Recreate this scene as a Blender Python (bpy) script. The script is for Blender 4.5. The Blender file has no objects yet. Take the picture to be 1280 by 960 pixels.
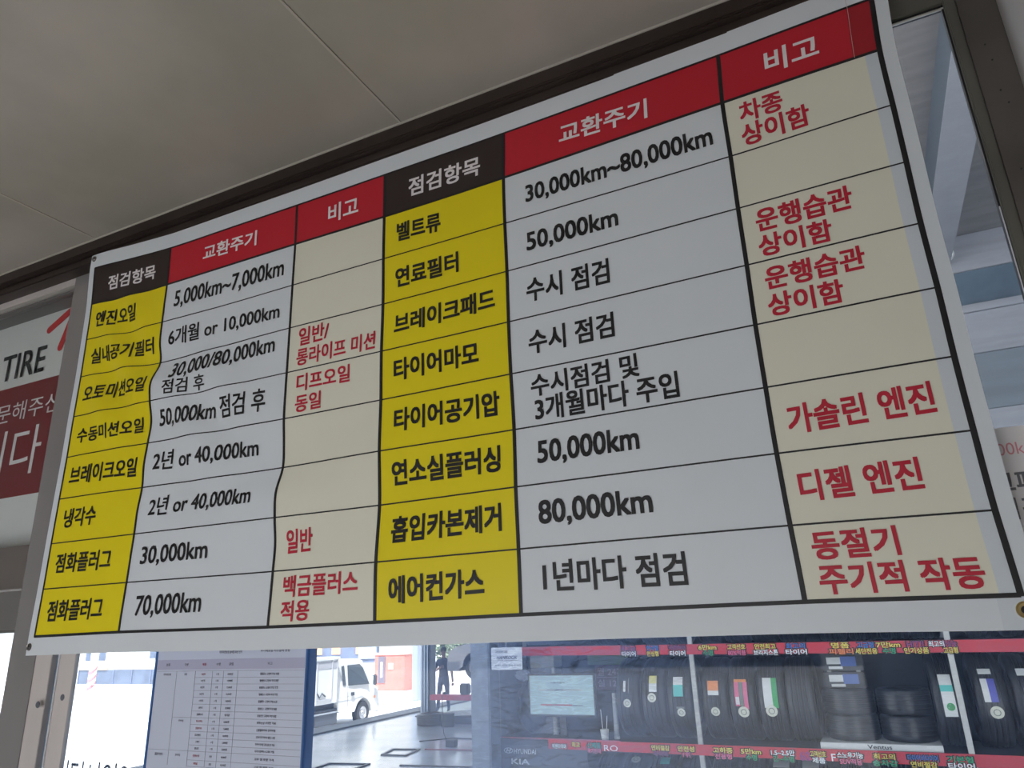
import bpy, bmesh, math, random, json
from mathutils import Vector, Matrix
random.seed(7)
PI=math.pi
# ---------------------------------------------------------------- camera, sky, sun, exposure
sc=bpy.context.scene
col=sc.collection
cam_d=bpy.data.cameras.new('camera'); cam=bpy.data.objects.new('camera',cam_d); col.objects.link(cam)
cam_d.sensor_width=36; cam_d.lens=895.264/1280*36; cam_d.clip_start=0.02; cam_d.clip_end=500
R0=(0.8984718,0.4375735,-0.0357476); R1=(-0.1695250,0.2706700,-0.9476281); R2=(-0.4049811,0.8574772,0.3173690)
m=Matrix(((R0[0],-R1[0],-R2[0],1.65307),(R0[1],-R1[1],-R2[1],-1.03815),(R0[2],-R1[2],-R2[2],2.35),(0,0,0,1)))
cam.matrix_world=m
sc.camera=cam
w=bpy.data.worlds.new('sky'); sc.world=w; w.use_nodes=True
bg=w.node_tree.nodes['Background']; bg.inputs[0].default_value=(0.80,0.88,1.0,1); bg.inputs[1].default_value=1.0
sun_d=bpy.data.lights.new('sun','SUN'); sun_d.energy=7.0; sun_d.angle=0.01; sun_d.color=(1,0.985,0.96)
sun=bpy.data.objects.new('sun',sun_d); col.objects.link(sun)
sun.rotation_euler=Vector((-0.2,0.45,-1.0)).to_track_quat('-Z','Y').to_euler()
sc.view_settings.view_transform='Standard'; sc.view_settings.look='None'
sc.view_settings.exposure=1.05; sc.view_settings.gamma=1.0
# ---------------------------------------------------------------- materials
MATS={}
def mat(name,color,rough=0.6,metal=0.0,noise=0.0,scale=8.0,spec=0.5,emit=None,bump=0.0,stretch=(1,1,1),stain=None):
    if name in MATS: return MATS[name]
    M=bpy.data.materials.new(name); M.use_nodes=True; MATS[name]=M
    nt=M.node_tree; b=nt.nodes['Principled BSDF']
    c=(*color,1)
    b.inputs['Base Color'].default_value=c; b.inputs['Roughness'].default_value=rough; b.inputs['Metallic'].default_value=metal
    b.inputs['Specular IOR Level'].default_value=spec
    tc=nt.nodes.new('ShaderNodeTexCoord'); mp=nt.nodes.new('ShaderNodeMapping'); mp.inputs['Scale'].default_value=stretch
    nt.links.new(tc.outputs['Object'],mp.inputs[0])
    n=nt.nodes.new('ShaderNodeTexNoise'); n.inputs['Scale'].default_value=scale; n.inputs['Detail'].default_value=5
    nt.links.new(mp.outputs[0],n.inputs['Vector'])
    r=nt.nodes.new('ShaderNodeValToRGB')
    k=max(noise,0.015)
    d=stain or tuple(x*(1-k) for x in color)
    r.color_ramp.elements[0].position=0.35; r.color_ramp.elements[1].position=0.65
    r.color_ramp.elements[0].color=(*d,1); r.color_ramp.elements[1].color=(*[min(1,x*(1+k*0.5)) for x in color],1)
    nt.links.new(n.outputs['Fac'],r.inputs[0]); nt.links.new(r.outputs[0],b.inputs['Base Color'])
    if bump:
        bp=nt.nodes.new('ShaderNodeBump'); bp.inputs['Strength'].default_value=bump; bp.inputs['Distance'].default_value=0.01
        nt.links.new(n.outputs['Fac'],bp.inputs['Height']); nt.links.new(bp.outputs[0],b.inputs['Normal'])
    if emit:
        b.inputs['Emission Color'].default_value=(*emit[0],1); b.inputs['Emission Strength'].default_value=emit[1]
    return M
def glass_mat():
    M=bpy.data.materials.new('dust_reflection_glass'); M.use_nodes=True; nt=M.node_tree; nt.nodes.clear(); L=nt.links.new
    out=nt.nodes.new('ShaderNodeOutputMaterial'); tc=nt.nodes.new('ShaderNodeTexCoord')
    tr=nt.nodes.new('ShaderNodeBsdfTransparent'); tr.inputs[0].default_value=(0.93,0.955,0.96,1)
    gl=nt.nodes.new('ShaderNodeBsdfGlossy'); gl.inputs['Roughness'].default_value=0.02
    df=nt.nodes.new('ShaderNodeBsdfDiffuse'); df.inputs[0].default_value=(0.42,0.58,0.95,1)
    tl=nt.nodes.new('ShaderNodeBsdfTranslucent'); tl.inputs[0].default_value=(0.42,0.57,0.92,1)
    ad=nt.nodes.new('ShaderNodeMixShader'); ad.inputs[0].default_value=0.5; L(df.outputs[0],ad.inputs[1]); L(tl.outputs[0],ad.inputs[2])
    # wavy dark streaks, painted in for a reflection on the pane
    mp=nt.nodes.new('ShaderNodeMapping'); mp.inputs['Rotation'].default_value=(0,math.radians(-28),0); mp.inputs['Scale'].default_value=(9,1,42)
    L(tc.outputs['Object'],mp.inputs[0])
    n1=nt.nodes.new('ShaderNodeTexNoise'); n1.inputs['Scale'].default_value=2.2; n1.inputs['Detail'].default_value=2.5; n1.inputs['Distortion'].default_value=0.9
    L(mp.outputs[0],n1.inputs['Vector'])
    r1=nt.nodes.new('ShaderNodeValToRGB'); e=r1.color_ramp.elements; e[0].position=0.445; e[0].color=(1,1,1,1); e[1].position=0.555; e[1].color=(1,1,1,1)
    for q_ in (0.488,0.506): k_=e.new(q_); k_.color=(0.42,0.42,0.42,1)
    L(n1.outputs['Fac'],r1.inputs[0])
    # dust plus painted reflection haze, strongest mid-pane, weakest towards the far jamb
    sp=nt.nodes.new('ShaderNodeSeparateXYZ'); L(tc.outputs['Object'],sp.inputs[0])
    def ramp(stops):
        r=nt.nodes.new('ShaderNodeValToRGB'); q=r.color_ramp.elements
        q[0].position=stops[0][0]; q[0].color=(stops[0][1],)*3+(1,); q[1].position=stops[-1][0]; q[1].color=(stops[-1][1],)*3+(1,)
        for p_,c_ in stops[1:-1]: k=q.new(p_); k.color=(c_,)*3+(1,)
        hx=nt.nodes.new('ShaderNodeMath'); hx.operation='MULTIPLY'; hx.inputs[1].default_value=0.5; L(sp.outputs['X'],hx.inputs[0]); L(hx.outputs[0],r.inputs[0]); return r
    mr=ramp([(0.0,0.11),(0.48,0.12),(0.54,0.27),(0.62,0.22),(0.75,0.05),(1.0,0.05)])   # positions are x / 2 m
    sm=ramp([(0.0,0.0),(0.50,0.0),(0.55,1.0),(0.70,1.0),(1.0,0.6)])                     # where the painted reflection streaks show
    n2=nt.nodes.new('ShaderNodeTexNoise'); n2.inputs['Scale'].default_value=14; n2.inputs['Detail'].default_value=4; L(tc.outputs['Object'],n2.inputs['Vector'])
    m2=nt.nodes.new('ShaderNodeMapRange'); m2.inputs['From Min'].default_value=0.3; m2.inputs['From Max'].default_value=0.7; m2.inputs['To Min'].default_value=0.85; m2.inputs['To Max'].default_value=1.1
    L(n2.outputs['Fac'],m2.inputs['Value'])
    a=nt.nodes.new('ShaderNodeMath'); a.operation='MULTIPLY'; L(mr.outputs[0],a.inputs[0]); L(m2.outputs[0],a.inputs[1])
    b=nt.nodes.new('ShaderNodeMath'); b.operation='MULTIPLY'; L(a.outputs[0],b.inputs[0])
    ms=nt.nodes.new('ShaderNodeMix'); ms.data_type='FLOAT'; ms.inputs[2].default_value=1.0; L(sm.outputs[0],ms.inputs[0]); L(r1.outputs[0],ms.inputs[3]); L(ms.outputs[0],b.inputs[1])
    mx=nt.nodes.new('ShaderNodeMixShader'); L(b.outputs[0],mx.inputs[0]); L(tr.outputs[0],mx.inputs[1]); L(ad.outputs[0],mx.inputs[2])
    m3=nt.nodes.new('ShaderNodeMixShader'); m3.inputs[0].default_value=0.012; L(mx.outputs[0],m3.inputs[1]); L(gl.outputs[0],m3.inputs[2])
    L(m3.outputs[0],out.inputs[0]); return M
HAZE=(0.27,0.05)
# ---------------------------------------------------------------- helpers
def tag(o,label=None,cat=None,group=None,kind=None):
    if label: o['label']=label
    if cat: o['category']=cat
    if group: o['group']=group
    if kind: o['kind']=kind
    return o
def empty(name,loc=(0,0,0),label=None,cat=None,group=None,kind=None,rz=0):
    o=bpy.data.objects.new(name,None); col.objects.link(o); o.location=loc; o.rotation_euler=(0,0,rz); o.empty_display_size=0.1
    return tag(o,label,cat,group,kind)
class MB:
    def __init__(s): s.v=[];s.f=[];s.m=[];s.mats=[]
    def mi(s,M):
        if M not in s.mats: s.mats.append(M)
        return s.mats.index(M)
    def add(s,vs,fs,M=None):
        k=len(s.v); s.v+= [tuple(x) for x in vs]; i=s.mi(M) if M else 0
        for f in fs: s.f.append(tuple(k+a for a in f)); s.m.append(i)
        return s
    def box(s,a,b,M=None,bev=0.0):
        x0,y0,z0=a;x1,y1,z1=b
        x0,x1=min(x0,x1),max(x0,x1);y0,y1=min(y0,y1),max(y0,y1);z0,z1=min(z0,z1),max(z0,z1)
        e=min(bev,(x1-x0)/2.5,(y1-y0)/2.5,(z1-z0)/2.5)
        if e<=0:
            return s.add([(x0,y0,z0),(x1,y0,z0),(x1,y1,z0),(x0,y1,z0),(x0,y0,z1),(x1,y0,z1),(x1,y1,z1),(x0,y1,z1)],
                [(0,3,2,1),(4,5,6,7),(0,1,5,4),(1,2,6,5),(2,3,7,6),(3,0,4,7)],M)
        bm=bmesh.new(); bmesh.ops.create_cube(bm,size=1)
        bmesh.ops.scale(bm,vec=(x1-x0,y1-y0,z1-z0),verts=bm.verts); bmesh.ops.translate(bm,vec=((x0+x1)/2,(y0+y1)/2,(z0+z1)/2),verts=bm.verts)
        bmesh.ops.bevel(bm,geom=bm.edges[:],offset=e,segments=2,affect='EDGES')
        s.addbm(bm,M); return s
    def addbm(s,bm,M=None):
        bm.verts.index_update(); s.add([tuple(v.co) for v in bm.verts],[[v.index for v in f.verts] for f in bm.faces],M); bm.free(); return s
    def tube(s,pts,r,seg=10,M=None,cap=True):
        pts=[Vector(p) for p in pts]; n=len(pts); rr=r if isinstance(r,(list,tuple)) else [r]*n
        vs=[];fs=[];prev=None
        for i,p in enumerate(pts):
            d=(pts[min(i+1,n-1)]-pts[max(i-1,0)]).normalized()
            if prev is None:
                a=Vector((0,0,1)) if abs(d.z)<.9 else Vector((1,0,0)); x=d.cross(a).normalized()
            else: x=(prev-d*prev.dot(d)).normalized()
            prev=x;y=d.cross(x)
            for k in range(seg):
                t=2*PI*k/seg; vs.append(p+x*(math.cos(t)*rr[i])+y*(math.sin(t)*rr[i]))
        for i in range(n-1):
            for k in range(seg):
                a=i*seg+k;b=i*seg+(k+1)%seg; fs.append((a,b,b+seg,a+seg))
        if cap: fs.append(tuple(range(seg))[::-1]); fs.append(tuple((n-1)*seg+k for k in range(seg)))
        return s.add(vs,fs,M)
    def lathe(s,prof,seg=32,axis='Z',c=(0,0,0),M=None,closed=False):
        vs=[];fs=[];n=len(prof)
        for k in range(seg):
            t=2*PI*k/seg
            for r,h in prof:
                a=(r*math.cos(t),r*math.sin(t),h)
                if axis=='X': a=(h,a[0],a[1])
                elif axis=='Y': a=(a[0],h,a[1])
                vs.append((a[0]+c[0],a[1]+c[1],a[2]+c[2]))
        for k in range(seg):
            for i in range(n if closed else n-1):
                j=(i+1)%n; a=k*n+i;b=k*n+j;cc=((k+1)%seg)*n+j;d=((k+1)%seg)*n+i
                fs.append((a,d,cc,b))
        return s.add(vs,fs,M)
    def prism(s,poly,y0,y1,M=None,plane='XZ'):
        n=len(poly)
        def P(a,b,y): return (a,y,b) if plane=='XZ' else ((y,a,b) if plane=='YZ' else (a,b,y))
        vs=[P(a,b,y0) for a,b in poly]+[P(a,b,y1) for a,b in poly]
        fs=[tuple(range(n)),tuple(range(n,2*n))[::-1]]+[(i,n+i,n+(i+1)%n,(i+1)%n) for i in range(n)]
        return s.add(vs,fs,M)
    def build(s,name,M=None,parent=None,smooth=False,**kw):
        me=bpy.data.meshes.new(name); me.from_pydata(s.v,[],s.f)
        if s.mats:
            for q in s.mats: me.materials.append(q)
            for i,p in enumerate(me.polygons): p.material_index=s.m[i]
        elif M: me.materials.append(M)
        bm=bmesh.new(); bm.from_mesh(me); bmesh.ops.recalc_face_normals(bm,faces=bm.faces); bm.to_mesh(me); bm.free()
        if smooth:
            for p in me.polygons: p.use_smooth=True
            try: me.set_sharp_from_angle(angle=math.radians(38))
            except Exception: pass
        o=bpy.data.objects.new(name,me); col.objects.link(o)
        if parent: o.parent=parent
        return tag(o,**kw)
def copy_tree(o,parent=None):
    c=o.copy(); col.objects.link(c); c.parent=parent
    for ch in list(o.children): copy_tree(ch,c)
    return c
_txt={}
_tmp=bpy.data.scenes.new('lettering_bench')
_cu=bpy.data.curves.new('lettering','FONT'); _cu.size=1; _cu.resolution_u=3; _cu.space_line=3
_ob=bpy.data.objects.new('lettering',_cu); _tmp.collection.objects.link(_ob)
def _typeset(lines):
    """typeset many lines in one go and split the result by line"""
    _cu.body='\n'.join(lines); vl=_tmp.view_layers[0]; vl.update(); ev=_ob.evaluated_get(vl.depsgraph); me=ev.to_mesh()
    R=[([],[],{}) for _ in lines]
    co=[(v.co.x,v.co.y) for v in me.vertices]
    for p in me.polygons:
        k=round((0.3-co[p.vertices[0]][1])/3.0); V_,F_,D_=R[k]; f=[]
        for i in p.vertices:
            if i not in D_: D_[i]=len(V_); V_.append((co[i][0],co[i][1]+3.0*k))
            f.append(D_[i])
        F_.append(tuple(f))
    ev.to_mesh_clear()
    for s,r in zip(lines,R): _txt[(s,)]=(r[0],r[1])
_typeset(json.loads(r'''["0", "1.5~2.5만", "10,000원", "12,000원", "14인치", "15,000원", "15인치", "16인치", "17인치", "18,000원", "18인치", "1개", "1년마다 점검", "1위", "20,000원", "235/55R19", "2년 or 40,000km", "3,000원", "30,000/80,000km", "30,000km", "30,000km~80,000km", "30,000원", "3개월마다 주입", "40,000원", "5,000km~7,000km", "5,000원", "50,000km", "50,000km 점검 후", "5만km", "60", "6개월 or 10,000km", "6만km", "7,000원", "70,000km", "7만km", "8,000원", "80%적용", "80,000km", "E", "ECO", "F", "H", "HANKOOK", "HIT!!", "HYUNDAI", "KIA", "Kinergy", "NEW", "RO", "SUV적용", "TIRE", "Ventus", "가솔린 엔진", "감사합니다", "경소형차", "고객선호", "고급형", "고무 씰 포함 가격", "고성능", "고하중", "공임", "교체", "교환주기", "구분", "기본형", "기준표", "긴~수명", "냉각수", "넥센타이어", "대한민국 대표", "동일", "동절기", "디젤 엔진", "디프오일", "런플랫시스템", "런플랫타이어", "롱라이프 미션", "명품", "방문해주신", "백금플러스", "밸브교환", "벨트류", "부가세포함 카드결제 동일", "부가작업", "분류", "브레이크오일", "브레이크패드", "브리지스톤", "비고", "상담", "상이함", "세단전용", "수동미션오일", "수량", "수명", "수시 점검", "수시점검 및", "스노우기능", "스페어", "승차감", "신제품", "신품휠타이어", "신품휠타이어 장착비용", "실 12개", "실내공기필터", "안심형", "안전성", "안전최고", "에어컨가스", "엔진오일", "연료필터", "연비절감", "연소실플러싱", "영업시간", "오토미션오일", "외부손상 부위만 적용", "운행습관", "월 24개", "인기상품", "일반", "일반/", "자동차정비", "적용", "전용형", "점검", "점검 후", "점검항목", "점화플러그", "정비작업", "제품", "조정비 추가 타이어 밸런스 포함", "주기적 작동", "차종", "최고", "최고급", "최고의", "타이어", "타이어 다이얼 교체 상담 후 적용", "타이어 탈부착 시 교체비 적용", "타이어공기압", "타이어교체", "타이어마모", "타이어비타이어", "타이어전문점 품목별 표준 단가", "특가판매", "패널", "펑크(지렁이)", "편평", "피렐리", "한국타이어 공식 판매점", "한국형", "휠교정밸런스", "휠밸런스 교정비 무상 포함", "휠얼라이먼트", "흡입카본제거"]'''))
MISS=[]
def text_geo(s,bold,ring=4):
    k=(s,bold,ring)
    if k in _txt: return _txt[k]
    if (s,) not in _txt: MISS.append(s); _typeset([s])
    vs,fs=_txt[(s,)]
    vs=[(x,y,0) for x,y in vs]
    if bold>0.004:
        q=1.35 if ring==4 else 1
        sh=[(0,0)]+[(bold*q*math.cos(2*PI*(i+.5)/ring),bold*q*math.sin(2*PI*(i+.5)/ring)) for i in range(ring)]
        n=len(vs); vo=[];fo=[]
        for j,(dx,dy) in enumerate(sh):
            vo+=[(x+dx,y+dy,j) for x,y,_ in vs]; fo+=[tuple(j*n+i for i in f) for f in fs]
        vs,fs=vo,fo
    _txt[k]=(vs,fs); return _txt[k]
DIG=None
def lettering(s,M,mapf,u0,u1,v0,v1,parent=None,mode='h',slope=0.0,bold=0.016,mirror=False,name='lettering',ring=4,**kw):
    """print one line of text so that its bounding box fills u0..u1, v0..v1 of the surface mapf"""
    global DIG
    vs,fs=text_geo(s,bold,ring)
    if not vs: return None
    xs=[a[0] for a in vs]; ys=[a[1] for a in vs]; xa,xb=min(xs),max(xs); ya,yb=min(ys),max(ys)
    if mode=='d':
        dv=[a[1] for a in text_geo('0',bold)[0]]; ya,yb=min(dv),max(dv)
    out=[]
    for a,b,j in vs:
        t=(a-xa)/(xb-xa); q=(b-ya)/(yb-ya)
        if mirror: t=1-t
        p=mapf(u0+(u1-u0)*t, v0+(v1-v0)*q+slope*t); out.append((p[0],p[1]-j*(4e-5 if abs(p[1])<1 else 1.5e-4),p[2]))
    mb=MB(); me=bpy.data.meshes.new(name); me.from_pydata([tuple(p) for p in out],[],fs); me.materials.append(M)
    o=bpy.data.objects.new(name,me); col.objects.link(o)
    if parent: o.parent=parent
    return tag(o,**kw)
def flat(y):  return lambda u,v:(u,y,v)
def struct(mb,name,M=None,parent=None,**kw):
    return mb.build(name,M,parent,kind=None if parent else 'structure',**kw)
# colours ------------------------------------------------------------------
black_ink=mat('black_ink',(0.012,0.011,0.013),0.45)
brown_ink=mat('brown_black_ink',(0.030,0.018,0.017),0.42)
red_ink=mat('red_ink',(0.52,0.012,0.028),0.42)
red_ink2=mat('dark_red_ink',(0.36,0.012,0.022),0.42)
pink_ink=mat('crimson_lettering_ink',(0.50,0.016,0.040),0.45)
yellow_ink=mat('yellow_ink',(0.80,0.66,0.004),0.42)
cream_ink=mat('cream_ink',(0.75,0.735,0.60),0.42)
white_vinyl=mat('white_vinyl',(0.68,0.72,0.75),0.38)
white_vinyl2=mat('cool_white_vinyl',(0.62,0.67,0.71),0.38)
white_ink=mat('white_lettering_ink',(0.80,0.76,0.76),0.5)
brass=mat('brass',(0.72,0.55,0.25),0.28,1.0)
steel=mat('dark_steel',(0.25,0.23,0.22),0.3,1.0)
alu=mat('greyish_aluminium',(0.64,0.585,0.56),0.42,0.1,0.12,4,stretch=(1,1,0.3))
alu_dark=mat('dark_bronze_aluminium',(0.055,0.040,0.035),0.35,0.5,0.2,6)
alu_green=mat('olive_aluminium',(0.17,0.165,0.14),0.4,0.5,0.15,5)
steel_panel=mat('brushed_steel_panel',(0.36,0.345,0.34),0.25,0.4,0.1,3,stretch=(1,1,0.2))
rubber=mat('black_rubber',(0.016,0.017,0.019),0.42,0,0.2,30)
white_paint=mat('white_paint',(0.8,0.8,0.8),0.4)
# ---------------------------------------------------------------- office shell
GX=4.6; GZ=5.53
mb=MB().box((-2.5,-2.6,3.36),(2.3,0.10,3.46))
ceil=struct(mb,'ceiling',mat('ceiling_board',(0.3,0.27,0.24),0.7))
pan=mat('ceiling_panel_coating',(0.43,0.39,0.34),0.5,0,0.10,2.2,stain=(0.33,0.31,0.265),bump=0.05)
xs=[-2.5,-1.93,-0.974,-0.019,0.936,1.89,2.3]
for a,b in zip(xs,xs[1:]):
    MB().box((a+0.0012,-2.6,3.3435),(b-0.0012,0.02,3.362),None,0.002).build('ceiling_panel',pan,ceil)
seam=mat('pale_joint_strip',(0.46,0.42,0.37),0.5)
for a in xs[1:-1]:
    MB().box((a-0.0024,-2.6,3.3418),(a+0.0024,0.02,3.350)).build('joint_strip',seam,ceil)
struct(MB().box((-2.6,-2.6,0.60),(-2.5,0.02,3.36)),'wall_left',mat('office_wall_paint',(0.5,0.47,0.45),0.7,0,0.06,3))
wr=struct(MB().box((1.963,-2.6,0.60),(2.3,0.03,3.343)),'wall_right',mat('grey_board_wall',(0.40,0.375,0.355),0.6,0,0.06,2))
struct(MB().box((-2.6,-2.6,0.45),(2.3,0.02,0.65)),'floor',mat('office_floor_tile',(0.35,0.33,0.30),0.4,0,0.1,3))
struct(MB().box((-2.6,-2.7,2.12),(2.3,-2.6,3.46)).box((-2.6,-2.7,0.45),(-1.15,-2.6,2.12)).box((1.55,-2.7,0.45),(2.3,-2.6,2.12)),'wall_back',MATS['office_wall_paint'])  # unseen rear wall added; its opening is sized to shape the banner's light
# cornice under the ceiling
tr=struct(MB().box((-2.5,-0.012,3.300),(1.9628,0.10,3.3428),None,0.002).box((-2.5,-0.004,3.280),(1.9628,0.10,3.301),None,0.002),'trim_1',alu_dark)
MB().box((-2.5,-0.0165,3.3055),(1.9628,-0.010,3.3125),None,0.002).build('bead',alu_dark,tr)
MB().box((-2.5,-0.014,3.3385),(1.9628,-0.0105,3.3433)).build('edge_line',seam,tr)
# dark jamb board at the right of the window
tj=struct(MB().box((1.913,0.027,1.0),(1.963,0.045,3.28),None,0.002),'trim_2',mat('dark_brown_jamb',(0.10,0.088,0.078),0.5,0,0.25,5))
for x,z in ((1.934,3.127),(1.937,3.098),(1.936,3.045),(1.941,3.022),(1.932,2.915),(1.938,2.79),(1.934,2.71)):
    MB().lathe([(0.0,0.0262),(0.0013,0.0262),(0.0013,0.028)],8,'Y',(x,0,z)).build('nail_hole',black_ink,tj)
# window: aluminium frame in the wall between office and garage
win=empty('window_1',(0,0,0),kind='structure')
def part(mb,name,M,par,**kw): return mb.build(name,M,par,**kw)
part(MB().box((-0.142,0.029,1.0),(-0.0482,0.10,3.28),None,0.0008),'steel_post',steel_panel,win)
part(MB().box((-0.048,0.030,1.0),(0.008,0.043,3.28),None,0.001),'mullion',alu,win)
part(MB().box((0.008,0.042,1.0),(0.034,0.044,3.28)),'rubber_channel',mat('slate_channel',(0.13,0.19,0.27),0.5),win)
part(MB().box((0.0335,0.028,1.0),(0.0375,0.045,3.28)),'sash_edge',mat('bright_edge',(0.75,0.76,0.8),0.3,0.3),win)
part(MB().box((0.0375,0.030,1.0),(0.088,0.040,3.28),None,0.0008),'sash_stile',alu,win)
part(MB().lathe([(0,0.0295),(0.0062,0.0295),(0.0075,0.031)],20,'Y',(0.064,0,2.236)),'screw_cap',mat('grey_cap',(0.12,0.13,0.15),0.5),win)
part(MB().lathe([(0,0.0195),(0.006,0.0195),(0.007,0.021)],20,'Y',(0.000,0,2.222)),'screw_cap',MATS['grey_cap'],win)
part(MB().box((0.088,0.026,3.222),(1.913,0.040,3.28),None,0.001),'head_rail',alu_green,win)
part(MB().box((0.088,0.029,3.2145),(1.90,0.0335,3.2175),None,0.0008),'glazing_bead',mat('pale_bead',(0.5,0.48,0.44),0.35,0.4),win)
part(MB().box((0.088,0.031,3.2175),(1.90,0.040,3.2225)),'head_gasket',black_ink,win)
part(MB().box((1.8985,0.024,1.0),(1.913,0.040,3.28),None,0.002),'jamb_rail',alu_green,win)
part(MB().box((1.896,0.030,1.0),(1.8985,0.040,3.222)),'jamb_gasket',black_ink,win)
part(MB().box((0.088,0.026,1.0),(1.913,0.040,1.05),None,0.002),'sill_rail',alu,win)
gm=glass_mat(); MATS['dust_reflection_glass']=gm
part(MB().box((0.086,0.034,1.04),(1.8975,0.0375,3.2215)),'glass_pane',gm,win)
part(MB().box((1.8962,0.0285,1.05),(1.8975,0.0302,2.868)),'jamb_highlight',MATS['bright_edge'],win)  # pale strip painted in for the edge highlight beside the gasket
# left window pane with transom
win2=empty('window_2',(0,0,0),kind='structure')
part(MB().box((-1.6,0.031,3.262),(-0.142,0.10,3.285),None,0.002),'head_rail',alu,win2)
part(MB().box((-1.6,0.033,3.2535),(-0.142,0.10,3.2625),None,0.001),'glazing_bead',MATS['pale_bead'],win2)
part(MB().box((-1.6,0.040,3.2475),(-0.142,0.10,3.2535)),'head_gasket',mat('grey_gasket',(0.13,0.12,0.115),0.5),win2)
part(MB().box((-1.6,0.032,2.4705),(-0.142,0.10,2.572),None,0.002),'transom',mat('transom_aluminium',(0.30,0.27,0.25),0.35,0.7,0.15,4),win2)
part(MB().box((-1.6,0.030,2.4655),(-0.142,0.10,2.4705),None,0.001),'transom_lip',mat('bright_lip',(0.9,0.9,0.9),0.15,0.8),win2)
part(MB().box((-1.6,0.032,2.378),(-0.142,0.10,2.4655),None,0.002),'lower_transom',mat('grey_transom',(0.30,0.29,0.28),0.35,0.6,0.1,4),win2)
part(MB().box((-1.6,0.034,2.3725),(-0.142,0.10,2.378)),'transom_gasket',MATS['grey_gasket'],win2)
part(MB().box((-1.7,0.016,1.0),(-1.6,0.10,3.28),None,0.002),'side_stile',alu,win2)
part(MB().box((-1.6,0.016,1.0),(-0.142,0.10,1.05),None,0.002),'sill_rail',alu,win2)
clear=mat('clear_glass',(0.9,0.95,0.96),0.02)
nt=clear.node_tree; o_=nt.nodes['Material Output']; t_=nt.nodes.new('ShaderNodeBsdfTransparent'); t_.inputs[0].default_value=(0.95,0.97,0.97,1)
g_=nt.nodes.new('ShaderNodeBsdfGlossy'); g_.inputs['Roughness'].default_value=0.03; x_=nt.nodes.new('ShaderNodeMixShader'); x_.inputs[0].default_value=0.03
nt.links.new(t_.outputs[0],x_.inputs[1]); nt.links.new(g_.outputs[0],x_.inputs[2]); nt.links.new(x_.outputs[0],o_.inputs[0])
part(MB().box((-1.6,0.052,1.04),(-0.142,0.056,2.3725)),'glass_pane',clear,win2)
part(MB().box((-1.6,0.052,2.572),(-0.142,0.056,3.2475)),'glass_pane',clear,win2)
struct(MB().box((-2.6,0.02,0.0),(2.3,0.10,1.0)).box((-2.6,0.02,1.0),(-1.7,0.10,3.36)).box((1.963,0.03,1.0),(2.3,0.10,3.36)),'wall_front',MATS['office_wall_paint'])
# ---------------------------------------------------------------- garage shell and yard
gf=mat('garage_floor_epoxy',(0.46,0.50,0.56),0.16,0,0.14,1.3,bump=0.03,stain=(0.36,0.40,0.45))
struct(MB().box((-11.0,0.10,-0.5),(GX,26,0.0)),'floor',gf)
struct(MB().box((-11.55,5.0,-0.5),(-10.9,26,0.035),None,0.01),'trim_3',mat('grey_kerb_concrete',(0.16,0.175,0.20),0.6,0,0.2,3))
struct(MB().box((-10.8,0.12,GZ),(GX,26,GZ+0.15)),'ceiling',mat('garage_ceiling_sheet',(0.27,0.245,0.23),0.5,0,0.12,2.5,stretch=(1,6,1)))
bmx=struct(MB().box((2.5435,0.12,5.263),(2.7595,5.9,GZ)),'trim_4',mat('slate_beam_web',(0.10,0.12,0.14),0.45,0,0.05,3))
MB().box((2.543,0.12,5.254),(2.76,5.9,5.263)).build('flange',mat('painted_steel_beam',(0.37,0.37,0.39),0.45,0,0.05,3),bmx)
gw=mat('garage_wall_panel',(0.20,0.225,0.25),0.45,0,0.12,2,stretch=(0.3,1,6))
gl=mat('pale_wall_panel',(0.36,0.36,0.385),0.4,0,0.10,2,stretch=(0.3,1,8))
gd=mat('blue_grey_wall_panel',(0.11,0.155,0.195),0.35,0,0.3,3)
wb=struct(MB().box((-1.614,5.95,0),(GX,6.1,GZ)),'wall_back',gw)
for a,b,M_,y in ((5.18,5.527,gl,5.91),(4.852,5.178,gd,5.93),(4.78,4.85,gl,5.88),(4.41,4.778,gl,5.90),(3.92,4.408,gw,5.92),(3.30,3.918,gl,5.93)):
    MB().box((-1.5,y,a),(GX,5.95,b),None,0.004).build('wall_panel',M_,wb)
struct(MB().box((GX,0.1,0),(GX+0.1,6.1,GZ)),'wall_right',gw)
sw=mat('weathered_column_paint',(0.20,0.235,0.29),0.55,0,0.3,10,bump=0.1)
struct(MB().box((-1.72,5.0,0),(-1.53,5.2,GZ),None,0.01).box((-1.70,5.2,0),(-1.615,26,GZ)),'wall_side',sw)
struct(MB().box((-11.2,26.01,-0.5),(-10.8,26.4,GZ)).box((-11.2,0.12,-0.5),(-10.8,0.5,GZ)),'trim_5',sw)
yard=mat('sunlit_concrete',(0.60,0.60,0.61),0.8,0,0.08,0.4)
struct(MB().box((-90,-60,-0.7),(60,110,-0.5)),'floor',yard)
yl=empty('yard_markings',(0,0,-0.5),'faded pink and pale stripes painted across the white yard ground','road marking')
pinkp=mat('faded_pink_paint',(0.60,0.40,0.42),0.8,0,0.2,3); greyp=mat('grey_joint',(0.36,0.36,0.38),0.8)
for (x0,y0,x1,y1,w_) in ((-24,10,-18.5,34,0.5),(-21,8,-16.3,30,0.35),(-27,10,-21,34,0.3)):
    d=Vector((x1-x0,y1-y0,0)).normalized(); n=Vector((-d.y,d.x,0))*w_/2
    p=[Vector((x0,y0,0.004))+n,Vector((x0,y0,0.004))-n,Vector((x1,y1,0.004))-n,Vector((x1,y1,0.004))+n]
    MB().add(p,[(0,1,2,3)],pinkp).build('painted_stripe',None,yl)
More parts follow.
